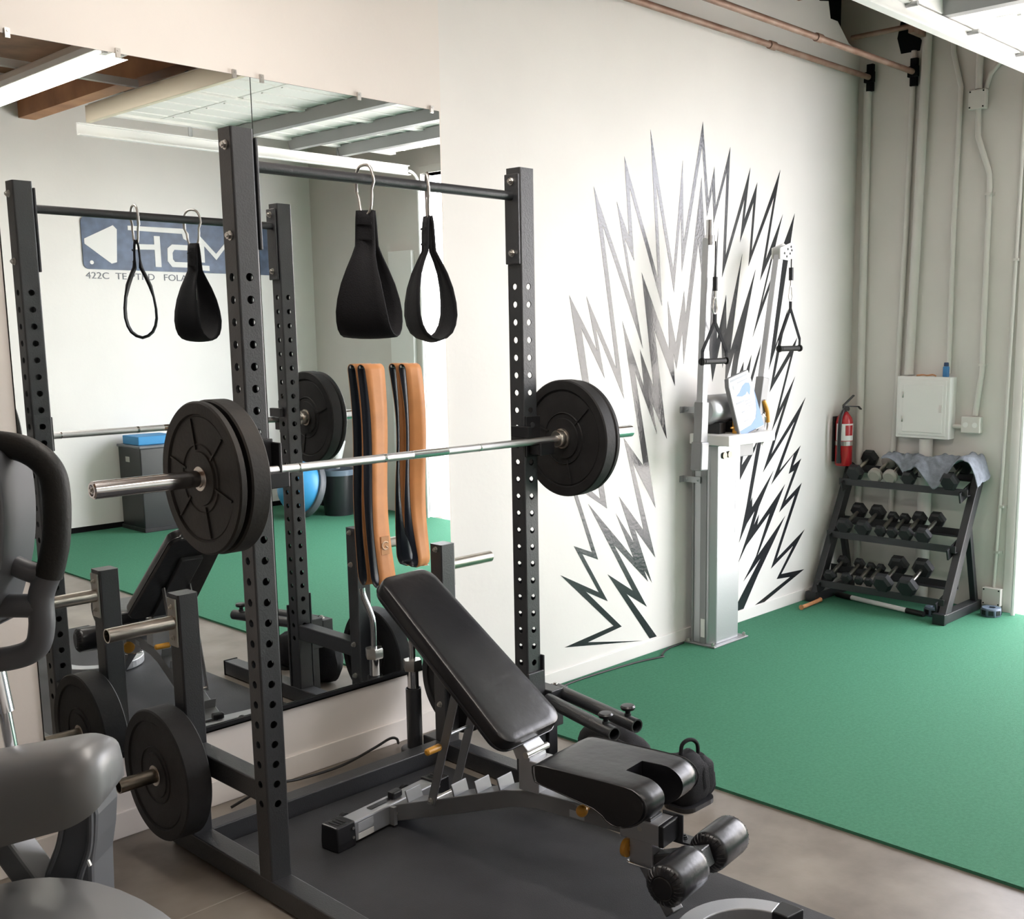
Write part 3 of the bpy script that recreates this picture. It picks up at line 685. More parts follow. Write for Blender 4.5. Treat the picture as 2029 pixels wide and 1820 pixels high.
tabm = MB().box((.050, -1.235, .225), (.056, -1.16, .315)).box((.050, -1.275, .218), (.105, -1.165, .226)).bolt((.078, -1.225, .226), (0,0,1), .010, .006)
obj('anchor_tab', tabm, M_BLACK, bench, bevel=.001)
obj('receiver', MB().box((-.036, -1.175, .155), (.036, -1.09, .245)), M_SILVER, bench, bevel=.003)
obj('receiver_lip', MB().tube([Vector((x, y-1.1325, .156)) for x, y in rrect(.086, .098, .012, 4)], .004, 8, closed=True), M_CHROME, bench)
obj('seat_knob', MB().sphere((-.075, -.934, .300), .020, 18).cyl((-.06, -.934, .300), (-.042, -.934, .300), .009), M_YEL, bench, label='round amber seat knob')
obj('pin_knob', MB().cyl((-.030, -1.068, .197), (-.030, -1.086, .197), .030, 24).cyl((-.030, -1.086, .197), (-.030, -1.091, .197), .010), M_YEL, bench, bevel=.005, label='amber pull pin knob')
obj('seat_tag', MB().box((-.043, -.92, .25), (-.0425, -.86, .275)), M_GREYP, bench)
# leg rollers on a lever
RY, RZ = -1.325, .215
obj('lever_arm', MB().beam((0, -1.14, .150), (0, -1.355, .232), .052, .062), M_BLACK, bench, bevel=.004)
obj('roller_axle', MB().cyl((-.21, RY, RZ), (.21, RY, RZ), .011, 14), M_ZINC, bench)
for s in (-1, 1):
    a, c = s*.034, s*.222
    pr = [(a, 0), (a, .040), (a+s*.004, .052), (a+s*.016, .0635), (a+s*.03, .0655), (c-s*.03, .0655), (c-s*.016, .0635), (c-s*.004, .052), (c, .038), (c-s*.003, .034), (c-s*.003, 0)]
    ro = obj('foam_roller', MB().lathe(pr, (0, RY, RZ), 'x', 48, False), M_VINYL, bench)
    for xe in (a, c):
        pl_ = MB()
        d = 1 if xe == c else -1
        for k in range(26):
            an = 2*PI*k/26; n_ = Vector((0, math.cos(an), math.sin(an)))
            pl_.tube([Vector((xe-s*d*.001, RY, RZ))+n_*.041, Vector((xe-s*d*.005, RY, RZ))+n_*.053, Vector((xe-s*d*.015, RY, RZ))+n_*.0630], .0017, 5)
        obj('pleats', pl_, M_VINYL, ro)
    obj('end_cap', MB().lathe([(c-s*.003, 0), (c+s*.001, 0), (c+s*.001, .032), (c-s*.003, .036)], (0, RY, RZ), 'x', 28, False), M_VINYL, ro)
obj('front_leg', MB().beam((0, -1.13, .16), (-.03, -1.255, .03), .045, .045), M_SILVER2, bench, bevel=.003)
def arc(a0, a1, ri, ro, z0, z1, c, n=28):
    P = []
    for k in range(n+1):
        a = math.radians(a0+(a1-a0)*k/n); P.append((math.cos(a), math.sin(a)))
    return MB().prism([(c[0]+ro*x, c[1]+ro*y) for x, y in P]+[(c[0]+ri*x, c[1]+ri*y) for x, y in P[::-1]], z0, z1, 'xy')
CF = (-.050, -1.530)
obj('front_foot', arc(4, 200, .165, .232, .004, .048, CF), M_SILVER, bench, bevel=.004, label='curved silver front foot')
obj('foot_cap', arc(-16, 4, .160, .237, .0, .053, CF, 4), M_BLACKG, bench, bevel=.004)
obj('foot_cap', arc(200, 218, .160, .237, .0, .053, CF, 4), M_BLACKG, bench, bevel=.004)

# ------------------------------------------------------------------ twin tube attachment on the right upright, chrome bar holder, bags, cables
tw = thing('tube_attachment', 'two black steel tubes with clamp knobs at the foot of the right upright', 'rack attachment', (1.42, -.9, 0))
for p, q in (((1.49, -.86, .385), (1.402, -1.35, .378)), ((1.388, -.90, .382), (1.286, -1.338, .376))):
    p, q = Vector(p), Vector(q); d = (q-p).normalized()
    tb = obj('tube', MB().pipe(p, q, .0265, .0215, .16), M_BLACK, tw)
    k = q-d*.055
    obj('clamp_knob', MB().lathe([(.024, .010), (.040, .010), (.046, .012), (.050, .026), (.060, .029), (.066, .024), (.068, 0)], k, 'z', 20, False), M_BLACKG, tb)
    obj('collar', MB().cyl(k+Vector((0,0,.022)), k+Vector((0,0,.034)), .013, 14), M_BLACK, tb)
obj('pivot_block', MB().box((1.402, -.905, .26), (1.47, -.80, .415)).box((1.47, -.875, .30), (1.53, -.80, .40)).box((1.402, -.80, .30), (1.415, -.70, .38)), M_BLACK, tw, bevel=.004)
obj('pivot_bolt', MB().bolt((1.49, -.84, .40), (0,0,1), .013, .008), M_ZINC, tw)
obj('upright_leg', MB().box((1.41, -.88, .0), (1.46, -.83, .26)), M_BLACK, tw, bevel=.003)
bh = thing('bar_holder', 'black upright tube holder by the mirror with a short chrome bar in it', 'bar holder', (1.303, -.150, 0))
obj('tube', MB().pipe((1.303, -.150, .014), (1.303, -.150, .29), .034, .030, .185), M_BLACK, bh)
obj('flange', MB().lathe([(0, 0), (0, .062), (.016, .062), (.02, .055), (.02, .034)], (1.303, -.150, 0), 'z', 28, False), M_BLACK, bh)
cb = thing('curl_bar', 'short chrome curl bar standing in the black tube holder', 'curl bar', (1.303, -.150, .11))
obj('sleeve', MB().cyl((1.303, -.150, .11), (1.303, -.150, .375), .0248, 24), M_CHROME, cb)
obj('collar', MB().lathe([(.372, 0), (.372, .040), (.380, .043), (.414, .043), (.420, .040), (.420, 0)], (1.303, -.150, 0), 'z', 6, False), M_ZINC, cb)
obj('shaft', MB().tube(bez([(1.303, -.150, .415), (1.303, -.150, .53), (1.296, -.158, .58), (1.274, -.175, .66), (1.27, -.178, .70)], 6), .0142, 14), M_CHROME, cb)
bp = thing('backpack', 'small black backpack on the concrete beside the turf edge', 'bag', (1.67, -1.37, 0))
def blob(c, s, seg=20, e=.62, base=True):
    mb = MB(); bmesh.ops.create_uvsphere(mb.bm, u_segments=seg, v_segments=14, radius=1)
    for v in mb.bm.verts:
        q = Vector((math.copysign(abs(v.co.x)**e, v.co.x), math.copysign(abs(v.co.y)**e, v.co.y), math.copysign(abs(v.co.z)**.75, v.co.z)))
        q += .05*Vector((math.sin(7*q.z+3*q.y), math.cos(6*q.x+2*q.z), math.sin(5*q.x-4*q.y)))
        v.co = Vector((c[0]+q.x*s[0], c[1]+q.y*s[1], max(.001, c[2]+q.z*s[2])))
    for f in mb.bm.faces: f.smooth = True
    return mb
obj('body', blob((1.665, -1.375, .095), (.098, .080, .105)), M_FABRIC, bp)
obj('front_pocket', blob((1.715, -1.40, .10), (.062, .055, .085)), M_FABRIC, bp)
obj('side_pouch', blob((1.775, -1.385, .055), (.045, .04, .058)), M_FABRIC, bp)
obj('grab_loop', MB().tube(bez([(1.645, -1.37, .17), (1.65, -1.37, .235), (1.69, -1.38, .25), (1.73, -1.385, .22), (1.735, -1.385, .15)], 6), .008, 8), M_FABRIC, bp)
obj('base_trim', MB().prism([(1.665+a, -1.395+b) for a, b in rrect(.20, .14, .05)], 0, .018), M_BLACKG, bp)
gb = thing('duffel_bag', 'crumpled black cloth bag lying under the black tubes', 'bag', (1.60, -1.06, .012))
obj('body', blob((1.60, -1.06, .125), (.10, .17, .125), 24, .8), M_FABRIC, gb)
obj('strap', MB().tube(bez([(1.53, -1.14, .23), (1.56, -1.22, .19), (1.61, -1.25, .11), (1.66, -1.22, .03)], 5), .010, 8), M_FABRIC, gb)
def cable(name, pts, r, label, cat='cable', m=M_CABLE): return tag(obj(name, MB().tube(bez(pts, 7), r, 8), m), label, cat)
cable('power_cable', [(1.9, -.035, .020), (2.25, -.055, .016), (2.5, -.05, .017), (2.75, -.06, .016), (2.95, -.085, .017), (3.10, -.12, .017), (3.12, -.10, .017), (3.25, -.045, .017), (3.40, -.04, .018)], .0055, 'black power cable on the turf along the mural wall')
cable('extension_lead', [(.43, -.10, .012), (.52, -.13, .05), (.62, -.12, .055), (.75, -.10, .03), (.95, -.09, .02), (1.08, -.14, .07), (1.18, -.13, .085), (1.24, -.10, .06), (1.29, -.045, .012)], .006, 'black lead looping behind the rear rail under the mirror')
# ------------------------------------------------------------------ cable machine on the mural wall
cm = thing('cable_machine', 'silver wall column cable machine with two raised arms and handles', 'cable machine', (3.58, -.12, .012))
TX0, TX1, TY = 3.45, 3.705, -.215
col = obj('column', MB().prism([(TX0, -.055), (TX1, -.055), (TX1, TY), (TX0+.035, TY), (TX0, TY+.035)], .02, 1.185), M_SILVER, cm, bevel=.006)
obj('side_channel', MB().box((TX0-.004, -.165, .02), (TX0, -.120, 1.185)).box((TX0-.007, -.075, .02), (TX0, -.060, 1.185)), M_SILVER2, cm, bevel=.002)
obj('side_label', MB().box((TX0-.0055, -.158, .06), (TX0-.0042, -.130, .17)), M_PAPER, cm)
obj('base_plate', MB().box((3.425, -.245, .012), (3.77, -.025, .022)), M_SILVER2, cm, bevel=.003)
for x, y in ((3.437, -.225), (3.437, -.045), (3.752, -.225)): obj('anchor_bolt', MB().bolt((x, y, .022), (0,0,1), .011, .012), M_ZINC, cm)
for z in (1.385, .985):
    obj('wall_bracket', MB().box((TX0-.016, -.125, z-.018), (TX0-.009, -.003, z+.018)).box((TX0-.05, -.008, z-.018), (TX0-.009, -.002, z+.018)).bolt((TX0-.016, -.108, z), (-1,0,0), .008, .004).bolt((TX0-.016, -.03, z), (-1,0,0), .008, .004), M_SILVER, cm, bevel=.002)
for k, z in enumerate((.92, .80, .66)): obj('column_print', MB().box((TX1-.050, TY-.0012, z), (TX1-.020, TY-.0002, z+.055)), mat('faint_print', (.62, .63, .66), .5), cm)
obj('gauge_badge', MB().cyl((TX0+.085, TY-.012, 1.125), (TX0+.085, TY, 1.125), .020, 14).cyl((TX0+.135, TY-.012, 1.128), (TX0+.135, TY, 1.128), .020, 14), M_DARKSTEEL, cm)
tray = obj('shelf', MB().box((TX0-.02, -.325, 1.190), (3.90, -.05, 1.250)), M_WHITE, cm, bevel=.006)
obj('shelf_bracket', MB().box((TX1+.002, -.20, 1.10), (3.86, -.07, 1.188)), M_SILVER2, cm, bevel=.003)
obj('resistance_drum', MB().lathe([(-.15, 0), (-.15, .07), (-.13, .085), (.10, .085), (.12, .07), (.12, 0)], (3.60, -.13, 1.385), 'x', 32, False), M_SILVER, cm)
for x in (3.50, 3.63): obj('drum_mount', MB().box((x, -.21, 1.25), (x+.06, -.08, 1.315)), M_BLACKG, cm, bevel=.004)
knob = obj('selector_knob', MB().box((3.575, -.275, 1.25), (3.610, -.245, 1.335)).cyl((3.54, -.26, 1.285), (3.58, -.26, 1.285), .006, 8), M_YEL, cm, bevel=.005, label='amber selector knob')
# left arm: nearly vertical, right arm leaning outward
def armset(base, top, hp, zc, zl, s, lab):
    b0, t0 = Vector(base), Vector(top)
    d = (t0-b0).normalized()
    arm = obj('arm', MB().beam(b0, t0, .050, .042, up=(0,-1,0)), M_SILVER, cm, bevel=.006)
    obj('arm_sleeve', MB().beam(b0-d*.05, b0+d*.22, .064, .056, up=(0,-1,0)), M_SILVER2, cm, bevel=.005)
    obj('pivot_housing', MB().beam(b0-d*.16, b0-d*.0, .072, .075, up=(0,-1,0)), M_SILVER2, cm, bevel=.008)
    h = obj('handle', MB().cyl((hp[0]-.095, hp[1], zl), (hp[0]+.095, hp[1], zl), .0165, 18).cyl((hp[0]-.118, hp[1], zl), (hp[0]-.108, hp[1], zl), .021, 14).cyl((hp[0]+.108, hp[1], zl), (hp[0]+.118, hp[1], zl), .021, 14), M_GRIP, cm)
    st = MB()
    for sg in (-1, 1):
        st.beam((hp[0]+sg*.112, hp[1], zl-.02), (hp[0]+sg*.112, hp[1], zl+.06), .020, .004, up=(0,-1,0))
        st.beam((hp[0]+sg*.112, hp[1], zl+.055), (hp[0], hp[1], zc-.075), .022, .004, up=(0,-1,0))
    st.beam((hp[0], hp[1], zc-.09), (hp[0], hp[1], zc-.035), .020, .008, up=(0,-1,0))
    obj('strap', st, M_FABRIC, h)
    pts = [(hp[0]+.022*math.cos(a)*(1 if math.sin(a) < 0 else .65), hp[1], zc+.045*math.sin(a)+.012) for a in [2*PI*k/20 for k in range(20)]]
    obj('snap_hook', MB().tube(pts, .0045, 8, closed=True).cyl((hp[0], hp[1], zc+.055), (hp[0], hp[1], zc+.095), .006, 8), M_ZINC, h)
    obj('cable_end', MB().cyl((hp[0], hp[1], zc+.09), (hp[0], hp[1], zc+.165), .014, 12), M_BLACKG, h)
    obj('cable', MB().cyl((hp[0], hp[1], zc+.16), (hp[0], hp[1], t0.z-.02), .0035, 8), M_CABLE, h)
    return arm
YA = -.205
armset((3.325, YA, 1.22), (3.380, YA, 2.33), (3.375, YA-.055), 1.955, 1.665, -1, 'left')
obj('arm_tip', MB().cyl((3.380, YA-.01, 2.30), (3.382, YA-.01, 2.425), .020, 16).cyl((3.380, YA-.012, 2.29), (3.381, YA-.012, 2.345), .026, 16), M_CHROME, cm)
armset((3.895, YA, 1.34), (4.085, YA, 2.27), (4.195, YA-.02), 2.035, 1.72, 1, 'right')
pm = MB().prism([(4.055, 2.245), (4.055, 2.31), (4.175, 2.345), (4.205, 2.335), (4.20, 2.28), (4.15, 2.24)], YA-.032, YA-.024, 'xz').prism([(4.055, 2.245), (4.055, 2.31), (4.175, 2.345), (4.205, 2.335), (4.20, 2.28), (4.15, 2.24)], YA+.024, YA+.030, 'xz')
pp = obj('pulley_plate', pm, M_WHITE, cm, bevel=.001)
hm = MB()
for x, z in ((4.10, 2.28), (4.135, 2.305), (4.17, 2.32), (4.125, 2.262), (4.16, 2.28), (4.178, 2.30)): hm.cyl((x, YA-.0335, z), (x, YA-.0318, z), .0075, 12)
obj('pulley_hole', hm, M_BLACKG, pp)
obj('pulley', MB().lathe([(-.010, 0), (-.010, .030), (-.003, .022), (.003, .022), (.010, .030), (.010, 0)], (4.165, YA, 2.30), 'y', 24, False), M_BLACKG, cm)
obj('spare_hook', MB().tube(bez([(3.90, -.23, 1.34), (3.935, -.245, 1.30), (3.93, -.25, 1.245), (3.90, -.26, 1.20), (3.86, -.26, 1.165)], 5), .009, 8), M_ZINC, cm)
obj('spare_grip', MB().tube(bez([(3.905, -.235, 1.42), (3.93, -.245, 1.36), (3.935, -.25, 1.29)], 5), .013, 10), M_YEL, cm, label='orange-amber grip hanging by the right arm')
# instruction placard
ps = thing('instruction_placard', 'white and blue instruction placard standing on the cable machine shelf', 'placard', (3.72, -.285, 1.252))
Mp = Matrix.Translation((3.705, -.285, 1.252)) @ Matrix.Rotation(math.radians(-13), 4, 'Y') @ Matrix.Rotation(math.radians(-9), 4, 'X')
def rbox(w0, z0, w1, z1, y, t=.0012): return MB().box((w0, y-t, z0), (w1, y, z1), Mp)
bdy = [(-.125, .0), (.125, .0), (.110, .30), (.100, .345), (-.100, .345), (-.115, .30)]
o = obj('frame', MB().prism(bdy, -.012, .016, 'xz', Mp), M_SILVER2, ps, bevel=.004)
obj('face', MB().prism([(a*.95, b*.98+.003) for a, b in bdy], -.0135, -.012, 'xz', Mp), M_PAPER, ps)
obj('blue_print', MB().prism([(-.115, .006), (.118, .006), (.108, .24), (.102, .17), (.085, .11), (.055, .065), (.0, .042), (-.115, .038)], -.0147, -.0136, 'xz', Mp)
    .prism([(-.070, .232), (-.03, .245), (.01, .272), (.045, .282), (.078, .272), (.080, .245), (.055, .205), (.04, .232), (.02, .218), (-.02, .216)], -.0147, -.0136, 'xz', Mp), M_BLUEL, ps)
for a, b, c, d in ((-.09, .318, .075, .330), (-.03, .296, .07, .304), (-.08, .272, -.065, .296), (-.085, .185, -.005, .196), (.0, .18, .055, .186), (.0, .162, .06, .168), (.02, .146, .066, .151), (-.055, .128, -.03, .136), (.0, .127, .06, .131), (-.055, .075, -.01, .081)): obj('print_line', MB().box((a, -.0147, b), (c, -.0136, d), Mp), M_GREYP, ps)
obj('clip', MB().box((-.06, -.02, -.002), (.03, .0, .008), Mp), M_BLACKG, ps)

# ------------------------------------------------------------------ fire extinguisher
fe = thing('fire_extinguisher', 'red fire extinguisher hung on the white wall by the corner', 'fire extinguisher', (5.15, -.075, .905))
fx, fy = 5.15, -.075
obj('cylinder', MB().lathe([(.905, 0), (.905, .052), (.915, .058), (1.205, .058), (1.235, .050), (1.262, .030), (1.275, .020), (1.275, 0)], (fx, fy, 0), 'z', 36, False), M_RED, fe)
def wrap(z0, z1, a0, a1, r):
    return MB().tube([], 0) if False else arc_wall(z0, z1, a0, a1, r)
def arc_wall(z0, z1, a0, a1, r):
    P = [(math.cos(math.radians(a0+(a1-a0)*k/14)), math.sin(math.radians(a0+(a1-a0)*k/14))) for k in range(15)]
    m = MB().prism([(fx+(r+.0012)*x, fy+(r+.0012)*y) for x, y in P]+[(fx+r*x, fy+r*y) for x, y in P[::-1]], z0, z1)
    return m
obj('label', arc_wall(1.08, 1.195, 150, 300, .058), M_PAPER, fe)
obj('red_print', arc_wall(1.115, 1.185, 218, 275, .0595), M_RED, fe)
obj('strap', arc_wall(1.045, 1.075, 120, 330, .0585), M_ZINC, fe)
obj('valve', MB().cyl((fx, fy, 1.27), (fx, fy, 1.315), .016, 16).cyl((fx, fy-.03, 1.295), (fx, fy, 1.295), .014, 12), M_BLACKG, fe)
obj('lever', MB().beam((fx-.012, fy+.006, 1.315), (fx+.055, fy-.035, 1.385), .020, .008).beam((fx-.01, fy, 1.312), (fx+.085, fy-.055, 1.308), .020, .007).beam((fx+.085, fy-.055, 1.308), (fx+.105, fy-.065, 1.288), .020, .007), M_BLACKG, fe)
obj('hose', MB().tube(bez([(fx, fy-.02, 1.295), (fx-.06, fy-.025, 1.285), (fx-.092, fy-.02, 1.22), (fx-.092, fy-.015, 1.08), (fx-.085, fy-.01, .98)], 7), .013, 10), M_BLACKG, fe)
obj('nozzle', MB().cyl((fx-.085, fy-.01, .99), (fx-.080, fy-.01, .93), .014, 12, .018), M_BLACKG, fe)
obj('bracket', MB().box((fx-.03, -.012, .93), (fx+.03, -.001, 1.24)), M_BLACKG, fe)

# ------------------------------------------------------------------ electrical boxes and conduits on the grey wall
XW = XB
def conduit(label, pts, r=.0125, m=M_BOXGREY, straps=()):
    t = thing('conduit', label, 'conduit', (XW, pts[0][0], min(p[1] for p in pts)), group='painted conduits on the grey wall')
    obj('pipe', MB().tube([(XW-r-.002, y, z) for y, z in pts], r, 12), m, t)
    for y, z in straps: obj('strap', MB().box((XW-.008, y-.032, z-.010), (XW-.001, y+.032, z+.010)).box((XW-2*r-.004, y-r-.002, z-.008), (XW-.002, y+r+.002, z+.008)), m, t)
    return t
conduit('thick painted pipe nearest the corner, behind the red extinguisher', [(-.082, 3.42), (-.09, 2.2), (-.105, .02)], .026)
conduit('thin painted pipe with a copper elbow between corner pipe and breaker panel', [(-.40, 3.60), (-.40, 3.45), (-.385, 2.4), (-.352, .98), (-.350, .5)], .018)
conduit('tall wide painted pipe running down to the left top of the breaker panel', [(-.50, 3.98), (-.47, 2.4), (-.452, 1.53)], .030)
conduit('painted conduit with a kink near the ceiling above the blue can', [(-.66, 3.98), (-.665, 3.55), (-.725, 3.33), (-.715, 2.5), (-.722, 1.54)], .016)
conduit('painted conduit from the high junction box bent down to the outlet', [(-.845, 3.18), (-.85, 3.02), (-.935, 2.78), (-.94, 2.70), (-.945, 1.55), (-.915, 1.275)], .018, straps=((-.937, 2.66), (-.942, 1.6)))
conduit('short conduit rising from the high junction box to the ceiling', [(-.84, 3.98), (-.842, 3.30)], .022)
conduit('curved conduit from the top right of the high junction box', [(-1.06, 3.47), (-.97, 3.44), (-.91, 3.38), (-.888, 3.30)], .014)
conduit('thin conduit by the door jamb down to the low junction box', [(-1.135, 3.3), (-1.128, 2.35), (-1.112, 1.04), (-1.09, .165)], .012, straps=((-1.13, 2.25), (-1.115, .70), (-1.10, .40)))
conduit('wide pipe from the underside of the breaker panel behind the dumbbells', [(-.60, 1.11), (-.605, .5), (-.607, .02)], .045)
def wbox(name, label, cat, y0, y1, z0, z1, d, lid=True, m=M_BOXGREY):
    t = thing(name, label, cat, (XW, (y0+y1)/2, z0))
    obj('body', MB().box((XW-d, y1, z0), (XW-.001, y0, z1)), m, t, bevel=.004)
    return t
bx = wbox('breaker_panel', 'square grey-white breaker panel on the wall above the dumbbell rack', 'breaker panel', -.405, -.775, 1.115, 1.52, .10, m=M_WHITE)
obj('cover', MB().box((XW-.108, -.755, 1.135), (XW-.10, -.425, 1.500)), M_WHITE, bx, bevel=.003)
dr = obj('door', MB().box((XW-.114, -.735, 1.155), (XW-.108, -.455, 1.470)), M_WHITE, bx, bevel=.003)
obj('latch', MB().box((XW-.119, -.728, 1.29), (XW-.114, -.712, 1.34)), M_ZINC, dr)
for z in (1.24, 1.40): obj('hinge', MB().cyl((XW-.114, -.456, z-.02), (XW-.114, -.456, z+.02), .005, 8), M_ZINC, dr)
ob = wbox('outlet_box', 'small painted outlet box right of the breaker panel', 'outlet', -.838, -.962, 1.163, 1.268, .055)
obj('socket', MB().cyl((XW-.058, -.868, 1.215), (XW-.055, -.868, 1.215), .017, 16), M_WHITE, ob); obj('socket', MB().cyl((XW-.058, -.93, 1.215), (XW-.055, -.93, 1.215), .017, 16), M_WHITE, ob)
obj('nipple', MB().cyl((XW-.03, -.775, 1.20), (XW-.03, -.838, 1.20), .014, 12), M_BOXGREY, ob)
jb = wbox('junction_box', 'painted junction box high on the grey wall below the door track', 'junction box', -.788, -.897, 3.178, 3.295, .05)
for y, z in ((-.80, 3.19), (-.80, 3.283), (-.885, 3.19), (-.885, 3.283)): obj('screw', MB().cyl((XW-.053, y, z), (XW-.05, y, z), .005, 8), M_DARK, jb)
lb = wbox('junction_box', 'painted junction box near the floor by the door jamb', 'junction box', -1.028, -1.15, .05, .165, .05)
for y, z in ((-1.04, .062), (-1.04, .153), (-1.138, .062), (-1.138, .153)): obj('screw', MB().cyl((XW-.053, y, z), (XW-.05, y, z), .005, 8), M_DARK, lb)
can = thing('spray_can', 'blue spray can standing on top of the breaker panel', 'can', (XW-.055, -.722, 1.521))
obj('can_body', MB().lathe([(0, 0), (0, .021), (.062, .021), (.068, .016), (.068, 0)], (XW-.055, -.722, 1.521), 'z', 20, False), M_BLUE, can)
obj('cap', MB().lathe([(.069, 0), (.069, .016), (.090, .015), (.093, .012), (.093, 0)], (XW-.055, -.722, 1.521), 'z', 20, False), mat('navy_cap', (.02, .05, .12), .4), can)
tag(obj('orange_cord', MB().tube(bez([(XW-.06, -.52, 1.526), (XW-.05, -.56, 1.530), (XW-.07, -.60, 1.528), (XW-.05, -.63, 1.532), (XW-.07, -.66, 1.526)], 6), .005, 8), M_STICK), 'short orange cord lying on top of the breaker panel', 'cord')
# overhead pipes along the mural wall
for y, zc, xe, lab in ((-.105, 3.475, 5.33, 'rusty overhead pipe close to the mural wall, ending near the corner'), (-.415, 3.463, 5.33, 'second rusty overhead pipe farther from the mural wall')):
    t = thing('overhead_pipe', lab, 'pipe', (2.4, y, zc-.02), group='overhead pipes')
    obj('pipe', MB().cyl((-4.9, y, zc), (xe-.02, y, zc), .018, 12), M_RUST, t)
    obj('coupling', MB().cyl((4.1, y, zc), (4.16, y, zc), .024, 12), M_RUST, t)
    obj('end_flange', MB().box((xe-.035, y-.022, zc-.085), (xe-.003, y+.022, zc+.085)).box((xe-.045, y-.035, zc-.03), (xe-.02, y+.035, zc+.035)), M_DARK, t)

# ------------------------------------------------------------------ dumbbell rack
dr_ = thing('dumbbell_rack', 'three tier black dumbbell rack in the corner under the breaker panel', 'rack', (5.05, -.52, .012))
def lx(z): return 4.845+.485*z
for y in (-.075, -.985):
    obj('side_frame', MB().beam((4.835, y, .05), (5.275, y, .905), .050, .075, up=(-1,0,.5)), M_ENAMEL, dr_, bevel=.004)
    obj('foot', MB().box((4.77, y-.035, .014), (5.325, y+.035, .075)), M_ENAMEL, dr_, bevel=.004)
    obj('foot_cap', MB().box((4.755, y-.040, .012), (4.79, y+.040, .082)), M_BLACKG, dr_, bevel=.004)
    obj('rear_brace', MB().beam((5.285, y, .07), (5.13, y, .60), .040, .040), M_ENAMEL, dr_, bevel=.003)
SH = [(.80, 5.11), (.455, 4.965), (.135, 4.83)]
for z, x in SH:
    sh = MB()
    sh.beam((x, -.07, z), (x, -.985, z), .006, .045).beam((x+.02, -.07, z-.02), (x+.02, -.985, z-.02), .045, .006)
    sh.beam((x+.20, -.07, z+.075), (x+.20, -.985, z+.075), .006, .05).beam((x+.175, -.07, z+.055), (x+.175, -.985, z+.055), .05, .006)
    obj('shelf', sh, M_ENAMEL, dr_, bevel=.001)
    for y in (-.105, -.945): obj('shelf_bracket', MB().beam((x-.03, y, z-.035), (x+.21, y, z+.04), .012, .07), M_ENAMEL, dr_, bevel=.002)
HEXC = {}
def hexdb(kind, r, L, label, pos, tilt=22, grp='hex dumbbells on the rack', yaw=0, hm=M_HEX, chrome=True):
    key = (kind, r)
    rot = (0, -math.radians(tilt), math.radians(yaw))
    if key not in HEXC:
        t = thing('dumbbell', label, 'dumbbell', pos, group=grp, local=True)
        t.rotation_euler = rot
        for s in (-1, 1):
            a, c = s*(L/2-r*.95), s*L/2
            obj('head', MB().lathe([(a, 0), (a, r*.72), (a+s*r*.18, r), (c-s*r*.22, r), (c, r*.74), (c, 0)], (0,0,0), 'x', 6 if kind == 'hex' else 24, False), hm, t)
        for o_ in t.children:
            for f in o_.data.polygons: f.use_smooth = (kind != 'hex')
        obj('handle', MB().lathe([(-L/2+r*.9, .011), (-L*.12, .0135), (0, .0155), (L*.12, .0135), (L/2-r*.9, .011)], (0,0,0), 'x', 14, False), M_STEEL, t)
        HEXC[key] = t; return t
    return copy_tree(HEXC[key], pos, rot, label)
mids = [(-.195, .060), (-.335, .060), (-.455, .042), (-.540, .041), (-.640, .053), (-.760, .058)]
mn = ['leftmost', 'second from left', 'third from left, small', 'fourth from left, small', 'second from right', 'rightmost']
for (y, r), n in zip(mids, mn):
    L = .13+r*2.4
    hexdb('hex', r, L, 'black hex dumbbell on the middle shelf, %s' % n, (5.075, y, .455+.062+r*.72))
bots = [(-.165, .043), (-.290, .042), (-.378, .034), (-.450, .034), (-.565, .070), (-.735, .072)]
bn = ['leftmost', 'second from left', 'third from left, smallest pair', 'fourth from left, smallest pair', 'big one left of the last', 'big one at the right end']
for (y, r), n in zip(bots, bn):
    L = .13+r*2.4
    hexdb('hex', r, L, 'black hex dumbbell on the bottom shelf, %s' % n, (4.94, y, .135+.062+r*.72))
hexdb('hex', .062, .13+.062*2.4, 'big black hex dumbbell at the left end of the top shelf', (5.22, -.185, .80+.062+.045))
hexdb('round', .050, .25, 'pale grey round dumbbell on the top shelf beside the left hex dumbbell', (5.215, -.335, .80+.062+.036), hm=M_GREYV)
hexdb('round', .050, .25, 'pale grey round dumbbell on the top shelf partly under the towel', (5.215, -.445, .80+.062+.036), hm=M_GREYV)
hexdb('hex', .0535, .13+.0535*2.4, 'black hex dumbbell on the top shelf under the towel edge', (5.215, -.575, .80+.062+.038))
hexdb('hex', .0625, .13+.0625*2.4, 'big black hex dumbbell at the right end of the top shelf under the towel', (5.20, -.865, .80+.062+.045))
tw_ = MB(); NX, NY = 20, 60
g_ = [[None]*(NY+1) for _ in range(NX+1)]
for i in range(NX+1):
    for k in range(NY+1):
        u, v = i/NX, k/NY
        y = -.39-.66*v; x = 5.085+.22*u+.02*math.sin(9*v)
        q = Vector((x*9, y*9, 0))
        lump = .055*noise.noise(q*.7+Vector((3, 1, 2)))+.035*abs(noise.noise(q*1.6))+.012*noise.noise(q*3.4)
        x += .03*noise.noise(q+Vector((9, 0, 4)))
        z = .985+.045*math.exp(-((v-.80)/.12)**2)+lump*(.8+.4*u)
        z -= (1-u)**3*(.02+.16*math.exp(-((v-.60)/.13)**2)+.07*math.exp(-((v-.25)/.1)**2))
        z -= .14*max(0, (v-.88)/.12)**1.5
        g_[i][k] = tw_.bm.verts.new((x, y, z))
for i in range(NX):
    for k in range(NY):
        f = tw_.bm.faces.new((g_[i][k], g_[i+1][k], g_[i+1][k+1], g_[i][k+1])); f.smooth = True
tag(obj('towel', tw_, M_TOWEL, sol=.008, sub=1), 'crumpled grey-blue towel draped over the top shelf dumbbells', 'towel')
